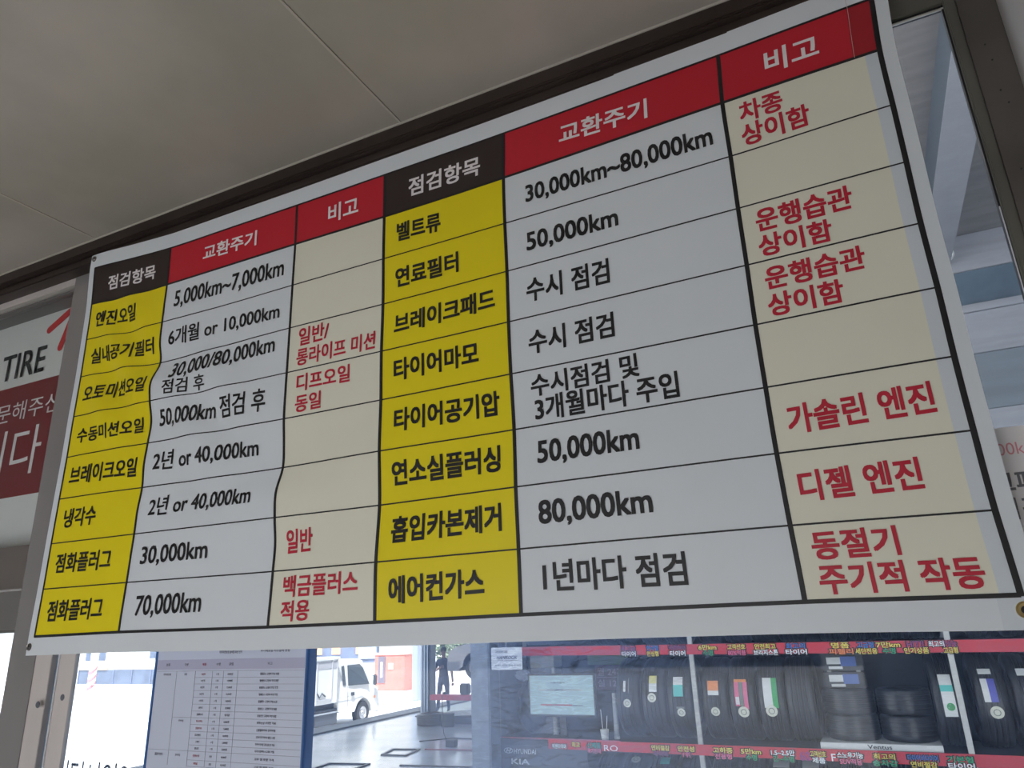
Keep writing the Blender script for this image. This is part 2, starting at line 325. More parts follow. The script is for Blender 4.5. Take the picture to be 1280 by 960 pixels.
# garage ceiling lamps
lampm=mat('lamp_diffuser',(1,1,1),0.5,emit=((1,0.97,0.93),5.5))
for k,(x,y) in enumerate(((0.4,2.6),(2.1,2.6),(-1.2,2.6),(1.2,4.3),(-5.5,13.0),(-5.5,18.0))):
    L=empty('ceiling_lamp',(x,y,GZ),('tube lamp on the garage ceiling, '+('nearest the window pane','by the right garage wall','at the left end of the racks','close above the tyre racks','over the near lift bay','over the far lift bay')[k]),'lamp','garage ceiling lamps')
    MB().box((-0.6,-0.06,-0.05),(0.6,0.06,0),None,0.004).build('housing',white_paint,L)
    MB().tube([(-0.58,0,-0.07),(0.58,0,-0.07)],0.018,10).build('tube',lampm,L)
L=empty('wall_lamp',(2.750,5.91,5.37),'small round lit lamp with a pale ring high on the garage wall','lamp')
MB().lathe([(0.0,-0.03),(0.045,-0.03),(0.05,0.0)],24,'Y').build('diffuser',mat('round_lamp_glow',(1,1,1),0.5,emit=((1,0.98,0.95),1.4)),L)
MB().lathe([(0.052,0.0),(0.052,-0.022),(0.066,-0.022),(0.070,0.0)],24,'Y').build('ring',white_paint,L)
# ---------------------------------------------------------------- the banner
B=json.loads(r'''{"us":[0.0,0.1338,0.2676,0.4636,0.6595,0.8943,1.1637,1.5659,1.8],"vs":[0.8808,0.8322,0.7836,0.7346,0.6856,0.6367,0.5877,0.5387,0.4897,0.4408,0.3918,0.3428,0.2938,0.2449,0.1959,0.1469,0.0979,0.049,0.0],"D":[[[4,-79,98],[12,-51,86],[22,-23,75],[27,-15,79],[30,-12,87],[31,-7,89],[30,-4,87],[22,-5,74],[14,-7,60],[11,-5,53],[9,-5,47],[4,-10,46],[-2,-16,43],[-8,-20,28],[-13,-23,12],[-16,-26,7],[-19,-30,3],[-24,-38,-4],[-28,-45,-9]],[[-5,-34,30],[1,-12,16],[8,10,2],[9,14,0],[13,14,8],[32,26,34],[44,31,56],[24,8,50],[3,-14,39],[11,-4,45],[22,12,52],[21,14,50],[15,10,42],[6,3,26],[-3,-7,11],[-8,-13,4],[-13,-19,1],[-20,-30,0],[-26,-38,1]],[[-10,6,-22],[-2,16,-23],[6,26,-23],[7,21,-17],[9,22,-14],[10,31,-29],[47,83,-38],[-37,-38,-22],[-9,-19,15],[43,46,25],[33,34,25],[19,17,21],[33,38,20],[11,11,14],[8,9,9],[0,-1,3],[-7,-9,0],[-16,-22,4],[-23,-31,10]],[[-11,15,-33],[-2,22,-31],[6,29,-30],[4,30,-36],[4,32,-41],[20,47,-40],[30,55,-36],[14,33,-32],[-1,11,-25],[11,17,-10],[28,31,3],[40,45,1],[43,50,-4],[22,26,-3],[0,1,-2],[0,1,-7],[4,5,-11],[-4,-4,-7],[-12,-14,-3]],[[-12,25,-42],[-3,28,-39],[5,32,-36],[7,32,-35],[8,31,-36],[9,31,-36],[11,31,-36],[12,31,-37],[13,30,-36],[15,28,-31],[20,29,-27],[44,51,-27],[53,58,-28],[-18,-12,-21],[-9,-6,-11],[22,23,-16],[16,17,-20],[9,10,-18],[0,0,-15]],[[-23,23,-46],[-23,28,-55],[-22,31,-62],[-17,26,-54],[-11,21,-44],[-5,25,-45],[0,27,-48],[-2,23,-47],[-4,18,-45],[2,18,-39],[9,19,-32],[7,14,-25],[7,10,-19],[20,19,-16],[30,25,-15],[14,12,-12],[-3,-2,-9],[-3,-2,-9],[2,1,-10]],[[14,35,-33],[-2,32,-41],[-18,28,-47],[-22,23,-46],[-21,19,-43],[-16,18,-41],[-12,17,-40],[-13,15,-41],[-15,12,-41],[-13,8,-33],[-7,6,-25],[4,10,-24],[13,12,-21],[11,7,-7],[7,2,6],[10,4,8],[14,6,8],[15,7,9],[15,7,9]],[[43,3,1],[19,-7,10],[-5,-12,15],[-9,1,-3],[-8,14,-22],[-13,8,-15],[-17,1,-4],[-18,1,-5],[-19,2,-8],[-24,1,-7],[-28,0,-5],[-26,-2,-2],[-22,-3,4],[-19,-5,13],[-12,-5,21],[1,-3,20],[16,0,16],[35,2,16],[49,4,17]],[[45,-33,30],[16,-32,37],[-11,-30,41],[-16,-23,35],[-14,-17,28],[-17,-15,28],[-21,-13,28],[-27,-9,25],[-30,-6,21],[-25,-5,20],[-19,-5,20],[-21,-4,19],[-23,-2,17],[-20,-1,13],[-13,0,8],[-7,1,1],[4,0,-6],[28,-3,-10],[49,-7,-11]]],"T":[["점검항목","w","h",0.0566,0.2237,0.8097,-0.0001,0.0386],["교환주기","w","h",0.3812,0.5466,0.8159,-0.0036,0.0385],["비고","w","h",0.7487,0.8285,0.8091,-0.0004,0.0435],["엔진오일","k","h",0.0257,0.1727,0.715,-0.0026,0.0428],["실내공기필터","k","h",0.0264,0.2468,0.6153,-0.0033,0.0417],["오토미션오일","k","h",0.0233,0.2483,0.5198,-0.0023,0.0395],["수동미션오일","k","h",0.0261,0.2455,0.4214,-0.0029,0.0361],["브레이크오일","k","h",0.0235,0.2454,0.3231,-0.0035,0.0436],["냉각수","k","h",0.0297,0.1353,0.2267,0.0002,0.0417],["점화플러그","k","h",0.0287,0.2087,0.1296,-0.0013,0.0423],["점화플러그","k","h",0.0297,0.2079,0.0287,-0.0005,0.0435],["5,000km~7,000km","n","d",0.3004,0.6323,0.7168,-0.0013,0.0414],["6개월 or 10,000km","n","d",0.2953,0.6283,0.6245,-0.0064,0.0327],["30,000/80,000km","n","d",0.3192,0.6217,0.5396,0.0034,0.0363],["점검 후","n","h",0.306,0.4295,0.4998,-0.0066,0.0373],["50,000km 점검 후","n","d",0.2963,0.6078,0.4253,-0.0054,0.0394],["2년 or 40,000km","n","d",0.296,0.5937,0.3292,-0.0036,0.0341],["2년 or 40,000km","n","d",0.3021,0.5931,0.2313,0.0002,0.0324],["30,000km","n","d",0.2993,0.4895,0.1318,0.0009,0.0357],["70,000km","n","d",0.3061,0.4873,0.03,0.0019,0.0396],["일반/","r","h",0.6864,0.7637,0.541,0.0013,0.0394],["롱라이프 미션","r","h",0.6836,0.8794,0.4983,-0.0001,0.0371],["디프오일","r","h",0.6879,0.8211,0.443,-0.0015,0.037],["동일","r","h",0.6871,0.7522,0.3991,0.0005,0.0363],["일반","r","h",0.6875,0.7489,0.127,0.0008,0.0436],["백금플러스","r","h",0.6882,0.8578,0.0498,-0.0004,0.0381],["적용","r","h",0.6873,0.7532,0.0074,0.001,0.036],["점검항목","w","h",0.9526,1.1141,0.8099,-0.0025,0.0426],["벨트류","b","h",0.9258,1.0275,0.7147,-0.0044,0.0436],["연료필터","b","h",0.9233,1.0648,0.6135,-0.0006,0.043],["브레이크패드","b","h",0.922,1.1385,0.5167,0.0041,0.0418],["타이어마모","b","h",0.9231,1.1033,0.4226,-0.0004,0.0446],["타이어공기압","b","h",0.9254,1.1397,0.3246,-0.0021,0.0443],["연소실플러싱","b","h",0.9208,1.1372,0.2255,-0.0004,0.046],["흡입카본제거","b","h",0.9228,1.136,0.1265,0.0019,0.0457],["에어컨가스","b","h",0.9218,1.1023,0.0266,0.0029,0.0453],["교환주기","w","h",1.2769,1.4415,0.813,-0.0083,0.0413],["30,000km~80,000km","n","d",1.2074,1.5429,0.7152,-0.0004,0.0357],["50,000km","n","d",1.2045,1.3743,0.6159,0.0009,0.0371],["수시 점검","n","h",1.2001,1.3515,0.5168,-0.001,0.046],["수시 점검","n","h",1.2,1.3521,0.419,0.0007,0.0447],["수시점검 및","n","h",1.1992,1.3856,0.3433,0.0028,0.0391],["3개월마다 주입","n","d",1.2036,1.4435,0.3039,0.0002,0.0335],["50,000km","n","d",1.204,1.3739,0.2293,0.0003,0.0386],["80,000km","n","d",1.2012,1.3837,0.1322,0.0006,0.0375],["1년마다 점검","n","h",1.2025,1.4206,0.0307,-0.0024,0.0467],["비고","w","h",1.6365,1.7184,0.8081,-0.0008,0.0455],["차종","R","h",1.5896,1.6557,0.7352,0.0004,0.0368],["상이함","R","h",1.5873,1.6897,0.6938,0.0015,0.0389],["운행습관","R","h",1.5884,1.7238,0.5374,-0.0004,0.0393],["상이함","R","h",1.5867,1.6899,0.4959,-0.0014,0.037],["운행습관","R","h",1.5884,1.7243,0.4411,-0.0004,0.0375],["상이함","R","h",1.5872,1.6892,0.3982,-0.0006,0.0372],["가솔린 엔진","R","h",1.5872,1.7672,0.2193,0.0045,0.043],["디젤 엔진","R","h",1.5861,1.7335,0.1266,0.0031,0.0414],["동절기","R","h",1.5869,1.6894,0.0507,0.0011,0.0369],["주기적 작동","R","h",1.5876,1.7709,0.0074,0.0012,0.038]]}''')
US,VS,DD=B['us'],B['vs'],B['D']; ZB=2.361714
def _cr(p0,p1,p2,p3,t): return .5*((2*p1)+(-p0+p2)*t+(2*p0-5*p1+4*p2-p3)*t*t+(-p0+3*p1-3*p2+p3)*t**3)
def _loc(x,K):
    i=0
    while i<len(K)-2 and x>=K[i+1]: i+=1
    return i,min(max((x-K[i])/(K[i+1]-K[i]),0),1)
NV=[-v for v in VS]
def bdisp(u,v):
    a,s=_loc(u,US); b,t=_loc(-v,NV); r=[]
    for c in range(3):
        rows=[]
        for k in range(a-1,a+3):
            D=DD[min(max(k,0),8)]; g=[D[min(max(q,0),18)][c] for q in range(b-1,b+3)]
            rows.append(_cr(*g,t))
        r.append(_cr(*rows,s)*0.0001)
    return r
def bmap(off=0.0):
    def f(u,v):
        d=bdisp(u,v)
        r=0.0
        if 0<u<0.268 and 0.36<v<0.86:   # soft diagonal ripples of the loosely tied left end
            r=-0.0085*math.cos(2*PI*(u-0.07-(0.686-v))/0.17)*math.sin(PI*u/0.268)**2*math.sin(PI*(v-0.36)/0.5)
        if 0.268<u<0.60 and 0.25<v<0.62:
            r+=-0.0075*math.cos(2*PI*(u-0.30-(0.490-v))/0.20)*math.sin(PI*(u-0.268)/0.332)**2*math.sin(PI*(v-0.25)/0.37)
        return (u+d[0], min(d[1]+r,0.016)-off-0.004, ZB+v+d[2])
    return f
ban=empty('banner',(0,0,0),'large white banner with a yellow, red and cream maintenance table hung across the window','banner')
U=[US[0],US[2],US[4],US[5],US[6],US[7],US[8]]; V=VS[::2]
UL,UR,VT,VBt=-0.021,1.8215,0.9215,-0.0385
def splits(a,b,n): return [a+(b-a)*i/n for i in range(n)]
ub=[UL]+U+[UR]; vb=[VT]+V+[VBt]
CR=1.7795; HD=1.7635
uu=[];
for a,b in zip(ub,ub[1:]):
    uu+=splits(a,b,max(1,int((b-a)/0.012)))
uu+=[UR]; uu=sorted(set([round(x,5) for x in uu]+[CR,HD]))
vv=[]
for a,b in zip(vb,vb[1:]): vv+=splits(a,b,max(1,int((a-b)/0.012)))
vv+=[VBt]
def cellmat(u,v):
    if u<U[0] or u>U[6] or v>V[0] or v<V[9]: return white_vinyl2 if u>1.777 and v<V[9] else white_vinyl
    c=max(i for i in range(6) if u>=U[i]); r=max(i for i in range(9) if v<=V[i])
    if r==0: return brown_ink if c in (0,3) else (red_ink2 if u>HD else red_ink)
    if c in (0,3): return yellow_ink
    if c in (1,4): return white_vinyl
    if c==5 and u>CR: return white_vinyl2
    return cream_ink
f0=bmap(0); f1=bmap(-0.0006)
S=MB(); nu,nv=len(uu),len(vv)
S.v=[f0(u,v) for v in vv for u in uu]
for j in range(nv-1):
    for i in range(nu-1):
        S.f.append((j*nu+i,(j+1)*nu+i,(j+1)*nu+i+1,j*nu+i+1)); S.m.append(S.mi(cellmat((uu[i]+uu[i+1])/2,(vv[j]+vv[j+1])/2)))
sheet=S.build('sheet',None,ban,smooth=True)
fl=bmap(0.0006); ft=bmap(0.0011)
def ribbon(pts,w0,vertical,mp):
    q=[]
    for (u,v) in pts:
        if vertical: q+=[mp(u-w0/2,v),mp(u+w0/2,v)]
        else: q+=[mp(u,v-w0/2),mp(u,v+w0/2)]
    return q,[(2*i,2*i+1,2*i+3,2*i+2) for i in range(len(pts)-1)]
vw=[0.0052,0.0060,0.0060,0.0068,0.0064,0.0066,0.0074]
for i,u in enumerate(U):
    p=[(u,V[0]+0.0015-(V[0]-V[9]+0.003)*k/90) for k in range(91)]; a,b=ribbon(p,vw[i],True,fl)
    MB().add(a,b,black_ink).build('printed_line',None,ban)
hw=[0.0042,0.0050]+[0.0025]*7+[0.0054]
for j,v in enumerate(V):
    p=[(U[0]+(U[6]-U[0])*k/160,v) for k in range(161)]; a,b=ribbon(p,hw[j],False,fl)
    MB().add(a,b,black_ink).build('printed_line',None,ban)
p=[(1.7655-0.004*(k/20)*0,VT-(VT-V[1])*k/20) for k in range(21)]; a,b=ribbon(p,0.0007,True,ft)
MB().add(a,b,mat('pale_overlap',(0.62,0.45,0.42),0.4)).build('overlap_seam',None,ban,label='thin pale seam down the right end of the red header')
INK=dict(w=white_ink,k=black_ink,n=black_ink,b=black_ink,r=pink_ink,R=pink_ink)
BOLD=dict(w=0.022,k=0.023,n=0.010,b=0.030,r=0.022,R=0.027)
for s,c,m_,u0,u1,v0,sl,h in B['T']:
    bd=BOLD[c]
    if c=='n': bd=0.016 if u0<1 else 0.023
    lettering(s,INK[c],ft,u0,u1,v0,v0+h,ban,mode=m_,slope=sl,bold=bd)
for u,v,M_,r in ((-0.009,0.909,steel,0.0075),(-0.0125,-0.021,steel,0.0075),(1.801,-0.0165,brass,0.0095)):
    x,y,z=bmap(0)(u,v); g=MB().lathe([(r*0.45,0.001),(r*0.5,-0.0022),(r*0.78,-0.0034),(r,-0.0015),(r*1.02,0.001)],24,'Y',(x,y,z)).build('grommet',M_,ban,smooth=True,label='brass eyelet' if M_ is brass else 'dark steel eyelet')
    MB().lathe([(0,-0.0004),(r*0.5,-0.0004)],16,'Y',(x,y,z)).build('eyelet_hole',black_ink,g)
    if M_ is steel:
        MB().lathe([(0,-0.0065),(0.0028,-0.006),(0.0032,-0.003),(0.0012,-0.001),(0.0012,0.012)],14,'Y',(x+0.001,y,z-0.0015)).build('screw',steel,g,smooth=True)
# ---------------------------------------------------------------- printed sign behind the left pane
sg=empty('shop_sign',(0,0,0),'white sign with black TIRE lettering and a maroon band behind the left pane','sign')
MB().box((-1.45,0.100,2.583),(-0.12,0.104,3.285),mat('sign_white',(0.74,0.72,0.70),0.5)).build('board',None,sg)
MB().box((-1.45,0.0985,2.719),(-0.12,0.0999,3.043),mat('maroon_ink',(0.22,0.030,0.038),0.5)).build('maroon_band',None,sg)
fs_=flat(0.0975)
def shear(x0,z0,k=0.14): return lambda u,v:(u+(v-z0)*k*-1,0.0975,v)
lettering('TIRE',mat('charcoal_ink',(0.03,0.032,0.035),0.5),shear(0,3.07,0.0),-0.535,-0.334,3.068,3.148,sg,bold=0.012)
lettering('방문해주신',white_ink,fs_,-0.585,-0.235,2.937,2.993,sg,bold=0.0)
lettering('감사합니다',white_ink,fs_,-1.00,-0.283,2.776,2.912,sg,bold=0.0)
rl=mat('logo_red',(0.62,0.04,0.04),0.5)
MB().tube([(-0.345,0.0975,3.19),(-0.20,0.0975,3.245)],0.0095,10).v
def stroke(p,q,w_,nm='logo_stroke'):
    p=Vector((p[0],0,p[1]));q=Vector((q[0],0,q[1]));d=(q-p).normalized();n=Vector((-d.z,0,d.x))*w_/2;pts=[]
    for k in range(9):
        t=PI*k/8; pts.append(p+n*math.cos(t)-d*(w_/2)*math.sin(t))
    for k in range(9):
        t=PI*k/8; pts.append(q-n*math.cos(t)+d*(w_/2)*math.sin(t))
    m_=MB(); m_.prism([(a.x,a.z) for a in pts],0.0990,0.0975,rl); m_.build(nm,None,sg)
stroke((-0.340,3.194),(-0.20,3.262),0.021); stroke((-0.276,3.128),(-0.235,3.235),0.021)
# decal on the main pane, read from the garage side
dc=lettering('영업시간',mat('decal_grey',(0.10,0.10,0.11),0.6),flat(0.0385),0.0915,0.285,2.052,2.1165,None,bold=0.005,mirror=True,name='window_decal')
tag(dc,'grey mirror-written opening hours decal on the glass at the lower left','decal')
# ---------------------------------------------------------------- price board on the glass
pb=empty('price_board',(0,0,0),'blue framed price list taped on the glass below the banner','notice board')
bx0,bx1,bz0,bz1=0.3375,0.7240,1.86,2.385
blue=mat('blue_frame',(0.045,0.13,0.34),0.4); paper=mat('laminated_paper',(0.56,0.60,0.72),0.35)
MB().box((bx0,0.0318,bz0),(bx1,0.0339,bz1),paper).build('sheet',None,pb)
for a,b in (((bx0-0.004,bz0),(bx0+0.003,bz1)),((bx1-0.0045,bz0),(bx1+0.001,bz1)),((bx0,bz0-0.004),(bx1,bz0+0.004)),((bx0,bz1-0.004),(bx1,bz1+0.004))):
    MB().box((a[0],0.0306,a[1]),(b[0],0.056,b[1]),blue,0.001).build('frame_edge',None,pb)
MB().box((bx0+0.004,0.0314,2.2883),(bx1-0.006,0.0319,2.3063),mat('header_tint',(0.44,0.44,0.58),0.4)).build('header_band',None,pb)
line=mat('fine_table_line',(0.22,0.23,0.3),0.5); ink2=mat('faded_print',(0.09,0.09,0.13),0.6); ink3=mat('faded_red_print',(0.38,0.06,0.10),0.6)
ROWZ=[2.2855, 2.2738, 2.2623, 2.2506, 2.2389, 2.2268, 2.2148, 2.2034, 2.1915, 2.1797, 2.1683, 2.1567, 2.1463, 2.1315, 2.1208]; COLX=[0.3477, 0.3978, 0.4486, 0.494, 0.5229, 0.5589]
ln=MB()
for k,z in enumerate(ROWZ):
    ln.box((COLX[2] if k not in (0,7,12) else (COLX[1] if k==7 else bx0+0.004),0.0314,z-0.0002),(bx1-0.006,0.0319,z+0.0002))
for x in COLX[1:]: ln.box((x-0.0002,0.0314,ROWZ[-1]),(x+0.0002,0.0319,ROWZ[0]))
ln.build('table_lines',line,pb)
fb=flat(0.0311)
def cell(s,x,z,w_,h=0.0042,M_=ink2): lettering(s,M_,fb,x-w_/2,x+w_/2,z-h/2,z+h/2,pb,bold=0.012)
zt=2.3189
cell('타이어전문점 품목별 표준 단가',0.5374,zt,0.058,0.0062); cell('부가세포함 카드결제 동일',0.6472,zt+0.001,0.070,0.006)
cx=[(a+b)/2 for a,b in zip(COLX,COLX[1:]+[bx1-0.008])]
hz=(2.2883+2.3063)/2
for s,x,c in zip(('분류','구분','제품','수량','공임','비고'),cx,(0,0,1,0,0,0)): cell(s,x,hz,0.011,0.0052,ink3 if c else ink2)
items=[('경소형차','1개','8,000원','휠밸런스 교정비 무상 포함'),('14인치','1개','10,000원','휠밸런스 교정비 무상 포함'),('15인치','1개','12,000원','휠밸런스 교정비 무상 포함'),('16인치','1개','15,000원','휠밸런스 교정비 무상 포함'),('17인치','1개','18,000원','휠밸런스 교정비 무상 포함'),('18인치','1개','20,000원','휠밸런스 교정비 무상 포함'),('런플랫타이어','1개','상담','휠밸런스 교정비 무상 포함'),('펑크(지렁이)','1개','5,000원','외부손상 부위만 적용'),('신품휠타이어','1개','7,000원','신품휠타이어 장착비용'),('휠교정밸런스','1개','10,000원','조정비 추가 타이어 밸런스 포함'),('스페어','1개','5,000원','타이어 다이얼 교체 상담 후 적용'),('밸브교환','1개','3,000원','타이어 탈부착 시 교체비 적용'),('런플랫시스템','편평','40,000원','고무 씰 포함 가격'),('패널','편평','30,000원','고무 씰 포함 가격')]
for k,(a,b,c,d) in enumerate(items):
    z=(ROWZ[k]+ROWZ[k+1])/2
    cell(a,cx[2],z,0.016 if len(a)>4 else 0.0105,0.0040,ink3 if k in (0,7,8,12,13) else ink2); cell(b,cx[3],z,0.006,0.004); cell(c,cx[4],z,0.0135,0.004); cell(d,cx[5],z,0.045,0.0042)
cell('타이어교체',cx[0],(ROWZ[0]+ROWZ[1])/2,0.020,0.0045); cell('교체',cx[1],(ROWZ[0]+ROWZ[1])/2,0.007); cell('부가작업',cx[1],(ROWZ[7]+ROWZ[8])/2,0.013); cell('휠얼라이먼트',cx[0],(ROWZ[12]+ROWZ[13])/2,0.022,0.0050); cell('정비작업',cx[1],(ROWZ[12]+ROWZ[13])/2,0.013)
# small sheet taped outside at the right end of the pane
ns=empty('paper_notice',(0,0,0),'white paper notice half hidden behind the right edge of the banner','notice')
MB().box((1.70,0.0322,2.38),(1.8935,0.0338,2.5645),mat('notice_paper',(0.70,0.67,0.66),0.5)).build('sheet',None,ns)
fn=flat(0.0318)
lettering('50,000km',mat('pale_red_ink',(0.62,0.24,0.27),0.5),fn,1.789,1.8665,2.529,2.5445,ns,mode='d',bold=0.0)
lettering('브레이크패드',mat('grey_ink',(0.14,0.14,0.15),0.5),fn,1.734,1.8835,2.481,2.510,ns,bold=0.02)
lettering('점검',MATS['grey_ink'],fn,1.806,1.858,2.449,2.476,ns,bold=0.02)
# ---------------------------------------------------------------- tyre racks
YR=5.26
rack=empty('tyre_rack',(0,YR,0),'long steel rack of shelves full of tyres along the garage wall','rack')
off=mat('cream_enamel',(0.50,0.49,0.47),0.4,0.2); shelfm=mat('dark_shelf',(0.05,0.055,0.065),0.5,0.3)
for x in (-1.590,0.212,2.07,3.90):
    for y in (0.0,0.62):
        MB().box((x-0.019,y,0),(x+0.019,y+0.03,3.1),off,0.003).build('upright',None,rack)
SH=[0.63,1.385,2.125,2.87]
for z in SH:
    MB().box((-1.58,0.0,z-0.05),(3.88,0.04,z)).box((-1.58,0.58,z-0.05),(3.88,0.62,z)).box((-1.58,0.04,z-0.012),(3.88,0.58,z-0.004)).build('shelf',shelfm,rack)
backm=mat('dark_backing',(0.045,0.052,0.065),0.6)
MB().box((-1.6,0.655,0.05),(3.9,0.675,3.1)).build('back_panel',backm,rack)
strip=mat('strip_red',(0.56,0.04,0.062),0.5)
def mk_strip(x0,x1,z0a,z1a,z0b,z1b,label):
    e=empty('shelf_strip',(0,0,0),label,'sign')
    y=YR-0.006
    MB().add([(x0,y,z0a),(x1,y,z0b),(x1,y,z1b),(x0,y,z1a),(x0,y+0.003,z0a),(x1,y+0.003,z0b),(x1,y+0.003,z1b),(x0,y+0.003,z1a)],
       [(0,1,2,3),(7,6,5,4),(0,4,5,1),(1,5,6,2),(2,6,7,3),(3,7,4,0)],strip).build('strip',None,e)
    return e
s1=mk_strip(-1.32,3.9,2.072,2.146,2.030,2.119,'red strip with coloured sale stickers along the upper shelf edge')
s2=mk_strip(-1.10,3.9,1.318,1.393,1.300,1.385,'red strip with coloured sale stickers along the middle shelf edge')
CL=dict(y=(0.80,0.62,0.10),w=(0.85,0.85,0.85),b=(0.05,0.17,0.50),g=(0.03,0.35,0.15),p=(0.30,0.05,0.20),k=(0.75,0.15,0.28),o=(0.85,0.25,0.08),t=(0.03,0.30,0.25))
CM={k:mat('sticker_'+n,CL[k],0.5) for k,n in dict(y='yellow',w='white',b='blue',g='green',p='plum',k='pink',o='orange',t='teal').items()}
def sticker(par,x,ztop,lines):
    z=ztop
    for s,c,w_,h in lines:
        dk=lettering(s,black_ink,flat(YR-0.0085),x-w_/2-0.009,x+w_/2+0.009,z-h-0.007,z+0.007,par,bold=0.08,ring=10,name='sticker')
        lettering(s,CM[c],flat(YR-0.011),x-w_/2,x+w_/2,z-h,z,dk,bold=0.022,name='lettering')
        z-=h+0.002
W_=0.125
R1=[(-0.315,'최고급','p',W_,'타이어','w',W_),(-0.105,'한국형','b',0.10,'안심형','y',0.10),(0.105,'넥센타이어','p',0.14,'타이어','w',0.13),(0.354,'6만km','y',0.145,'수명','g',0.08),(0.584,'고객선호','y',0.14,'80%적용','k',0.14),(0.805,'안전최고','y',0.16,'브리지스톤','w',0.185),(1.032,'최고의','b',0.14,'타이어','w',0.155),(1.352,'명품','y',0.125,'피렐리','o',0.17),(1.526,'고급형','b',0.115,'세단전용','y',0.15),(1.679,'7만km','y',0.16,'수명','g',0.085),(1.858,'HIT!!','p',0.11,'인기상품','y',0.16),(1.993,'최고의','w',0.10,None),(2.075,'고성능','p',0.09,'고급형','y',0.09)]
def zs1(x): return 2.146-(x+1.32)*0.0069*0.75
def zs2(x): return 1.390-(x+1.1)*0.0016
for x,a,ca,wa,*r in R1:
    ls=[(a,ca,wa,0.042)]
    if r[0]: ls.append((r[0],r[1],r[2],0.042))
    sticker(s1,x,zs1(x)-0.004,ls)
R2=[(-1.0,'넥센타이어','w',0.13,None),(-0.845,'최고','y',0.075,None),(-0.683,'신제품','t',0.12,'특가판매','k',0.12),(-0.114,'연비절감','y',0.15,'타이어','p',0.11),(0.094,'안전성','y',0.135,'1위','k',0.06),(0.382,'고하중','y',0.15,'전용형','k',0.13),(0.594,'5만km','y',0.15,'수명','g',0.08),(0.827,'1.5~2.5만','w',0.17,'긴~수명','g',0.15),(1.075,'고객선호','y',0.11,'제품','w',0.09),(1.293,'스노우기능','w',0.175,'SUV적용','k',0.15),(1.518,'최고의','y',0.14,'승차감','g',0.16),(1.762,'타이어비타이어','b',0.19,'연비절감','y',0.165),(1.991,'기본형','g',0.155,'타이어','w',0.16)]
for x,a,ca,wa,*r in R2:
    ls=[(a,ca,wa,0.040)]
    if r[0]: ls.append((r[0],r[1],r[2],0.040))
    sticker(s2,x,zs2(x)-(0.012 if x>-0.9 else 0.03),ls)
lettering('RO',CM['w'],flat(YR-0.009),-0.595,-0.475,1.318,1.362,s2,bold=-0.004)
lettering('60',CM['p'],flat(YR-0.009),0.945,1.02,1.305,1.368,s2,bold=0.03)
lettering('F',CM['w'],flat(YR-0.009),1.165,1.195,1.31,1.36,s2,bold=0.01)
# tyre ----------------------------------------------------------------
def tyre_profile(R=0.318,Wd=0.205,Ri=0.205):
    h=Wd/2; P=[(Ri,-h*0.78),(Ri+0.012,-h*0.92),(R*0.80,-h),(R*0.90,-h*0.985),(R*0.955,-h*0.93),(R*0.985,-h*0.82)]
    gw_=0.007
    for g in (-0.5,-0.17,0.17,0.5):
        c=g*h; P+=[(R-0.001,c-gw_),(R-0.008,c-gw_*0.7),(R-0.008,c+gw_*0.7),(R-0.001,c+gw_)]
    P+=[(R*0.985,h*0.82),(R*0.955,h*0.93),(R*0.90,h*0.985),(R*0.80,h),(Ri+0.012,h*0.92),(Ri,h*0.78),(Ri+0.02,h*0.7),(R-0.03,h*0.8),(R-0.022,0),(R-0.03,-h*0.8),(Ri+0.02,-h*0.7)]
    return P
tread=mat('tyre_rubber',(0.024,0.026,0.030),0.30,0,0.2,40,bump=0.05)
def mk_carcass(axis):
    return MB().lathe(tyre_profile(),56,axis,(0,0,0.318 if axis=='X' else 0.1025),tread,closed=True)
def patch(x0,x1,a0,a1,r,n=8):
    """a sticker bent over the tread; angles in degrees above the horizontal, facing -y"""
    q=[];f=[]
    for k in range(n+1):
        a=math.radians(a0+(a1-a0)*k/n); q+=[(x0,-r*math.cos(a),0.318+r*math.sin(a)),(x1,-r*math.cos(a),0.318+r*math.sin(a))]
        if k<n: f.append((2*k,2*k+1,2*k+3,2*k+2))
    return q,f
def disc(cx_,a,rad,r,n=20):
    q=[];c=math.radians(a)
    for k in range(n):
        t=2*PI*k/n; aa=c+rad*math.sin(t)/r; q.append((cx_+rad*math.cos(t),-r*math.cos(aa),0.318+r*math.sin(aa)))
    return q,[tuple(range(n))]
cm=mk_carcass('X').build('carcass',None,None,smooth=True); carcass_me=cm.data; bpy.data.objects.remove(cm)
cm=mk_carcass('Z').build('carcass',None,None,smooth=True); lying_me=cm.data; bpy.data.objects.remove(cm)
SM=lambda n,c:mat(n,c,0.35)
lw=SM('label_white',(0.72,0.72,0.70)); lcream=SM('label_cream',(0.72,0.70,0.58)); lblue=SM('label_blue',(0.10,0.10,0.45)); lgreen=SM('label_green',(0.05,0.38,0.12)); lteal=SM('label_teal',(0.12,0.55,0.50)); lpink=SM('label_pink',(0.70,0.16,0.28)); lor=SM('label_orange',(0.80,0.28,0.10)); lyel=SM('label_yellow',(0.75,0.68,0.25)); lgrey=SM('label_print_grey',(0.20,0.22,0.20))
RT=0.3185
def bent(r): 
    return lambda u,v:(u,-r*math.cos((v-0.318)/r),0.318+r*math.sin((v-0.318)/r))
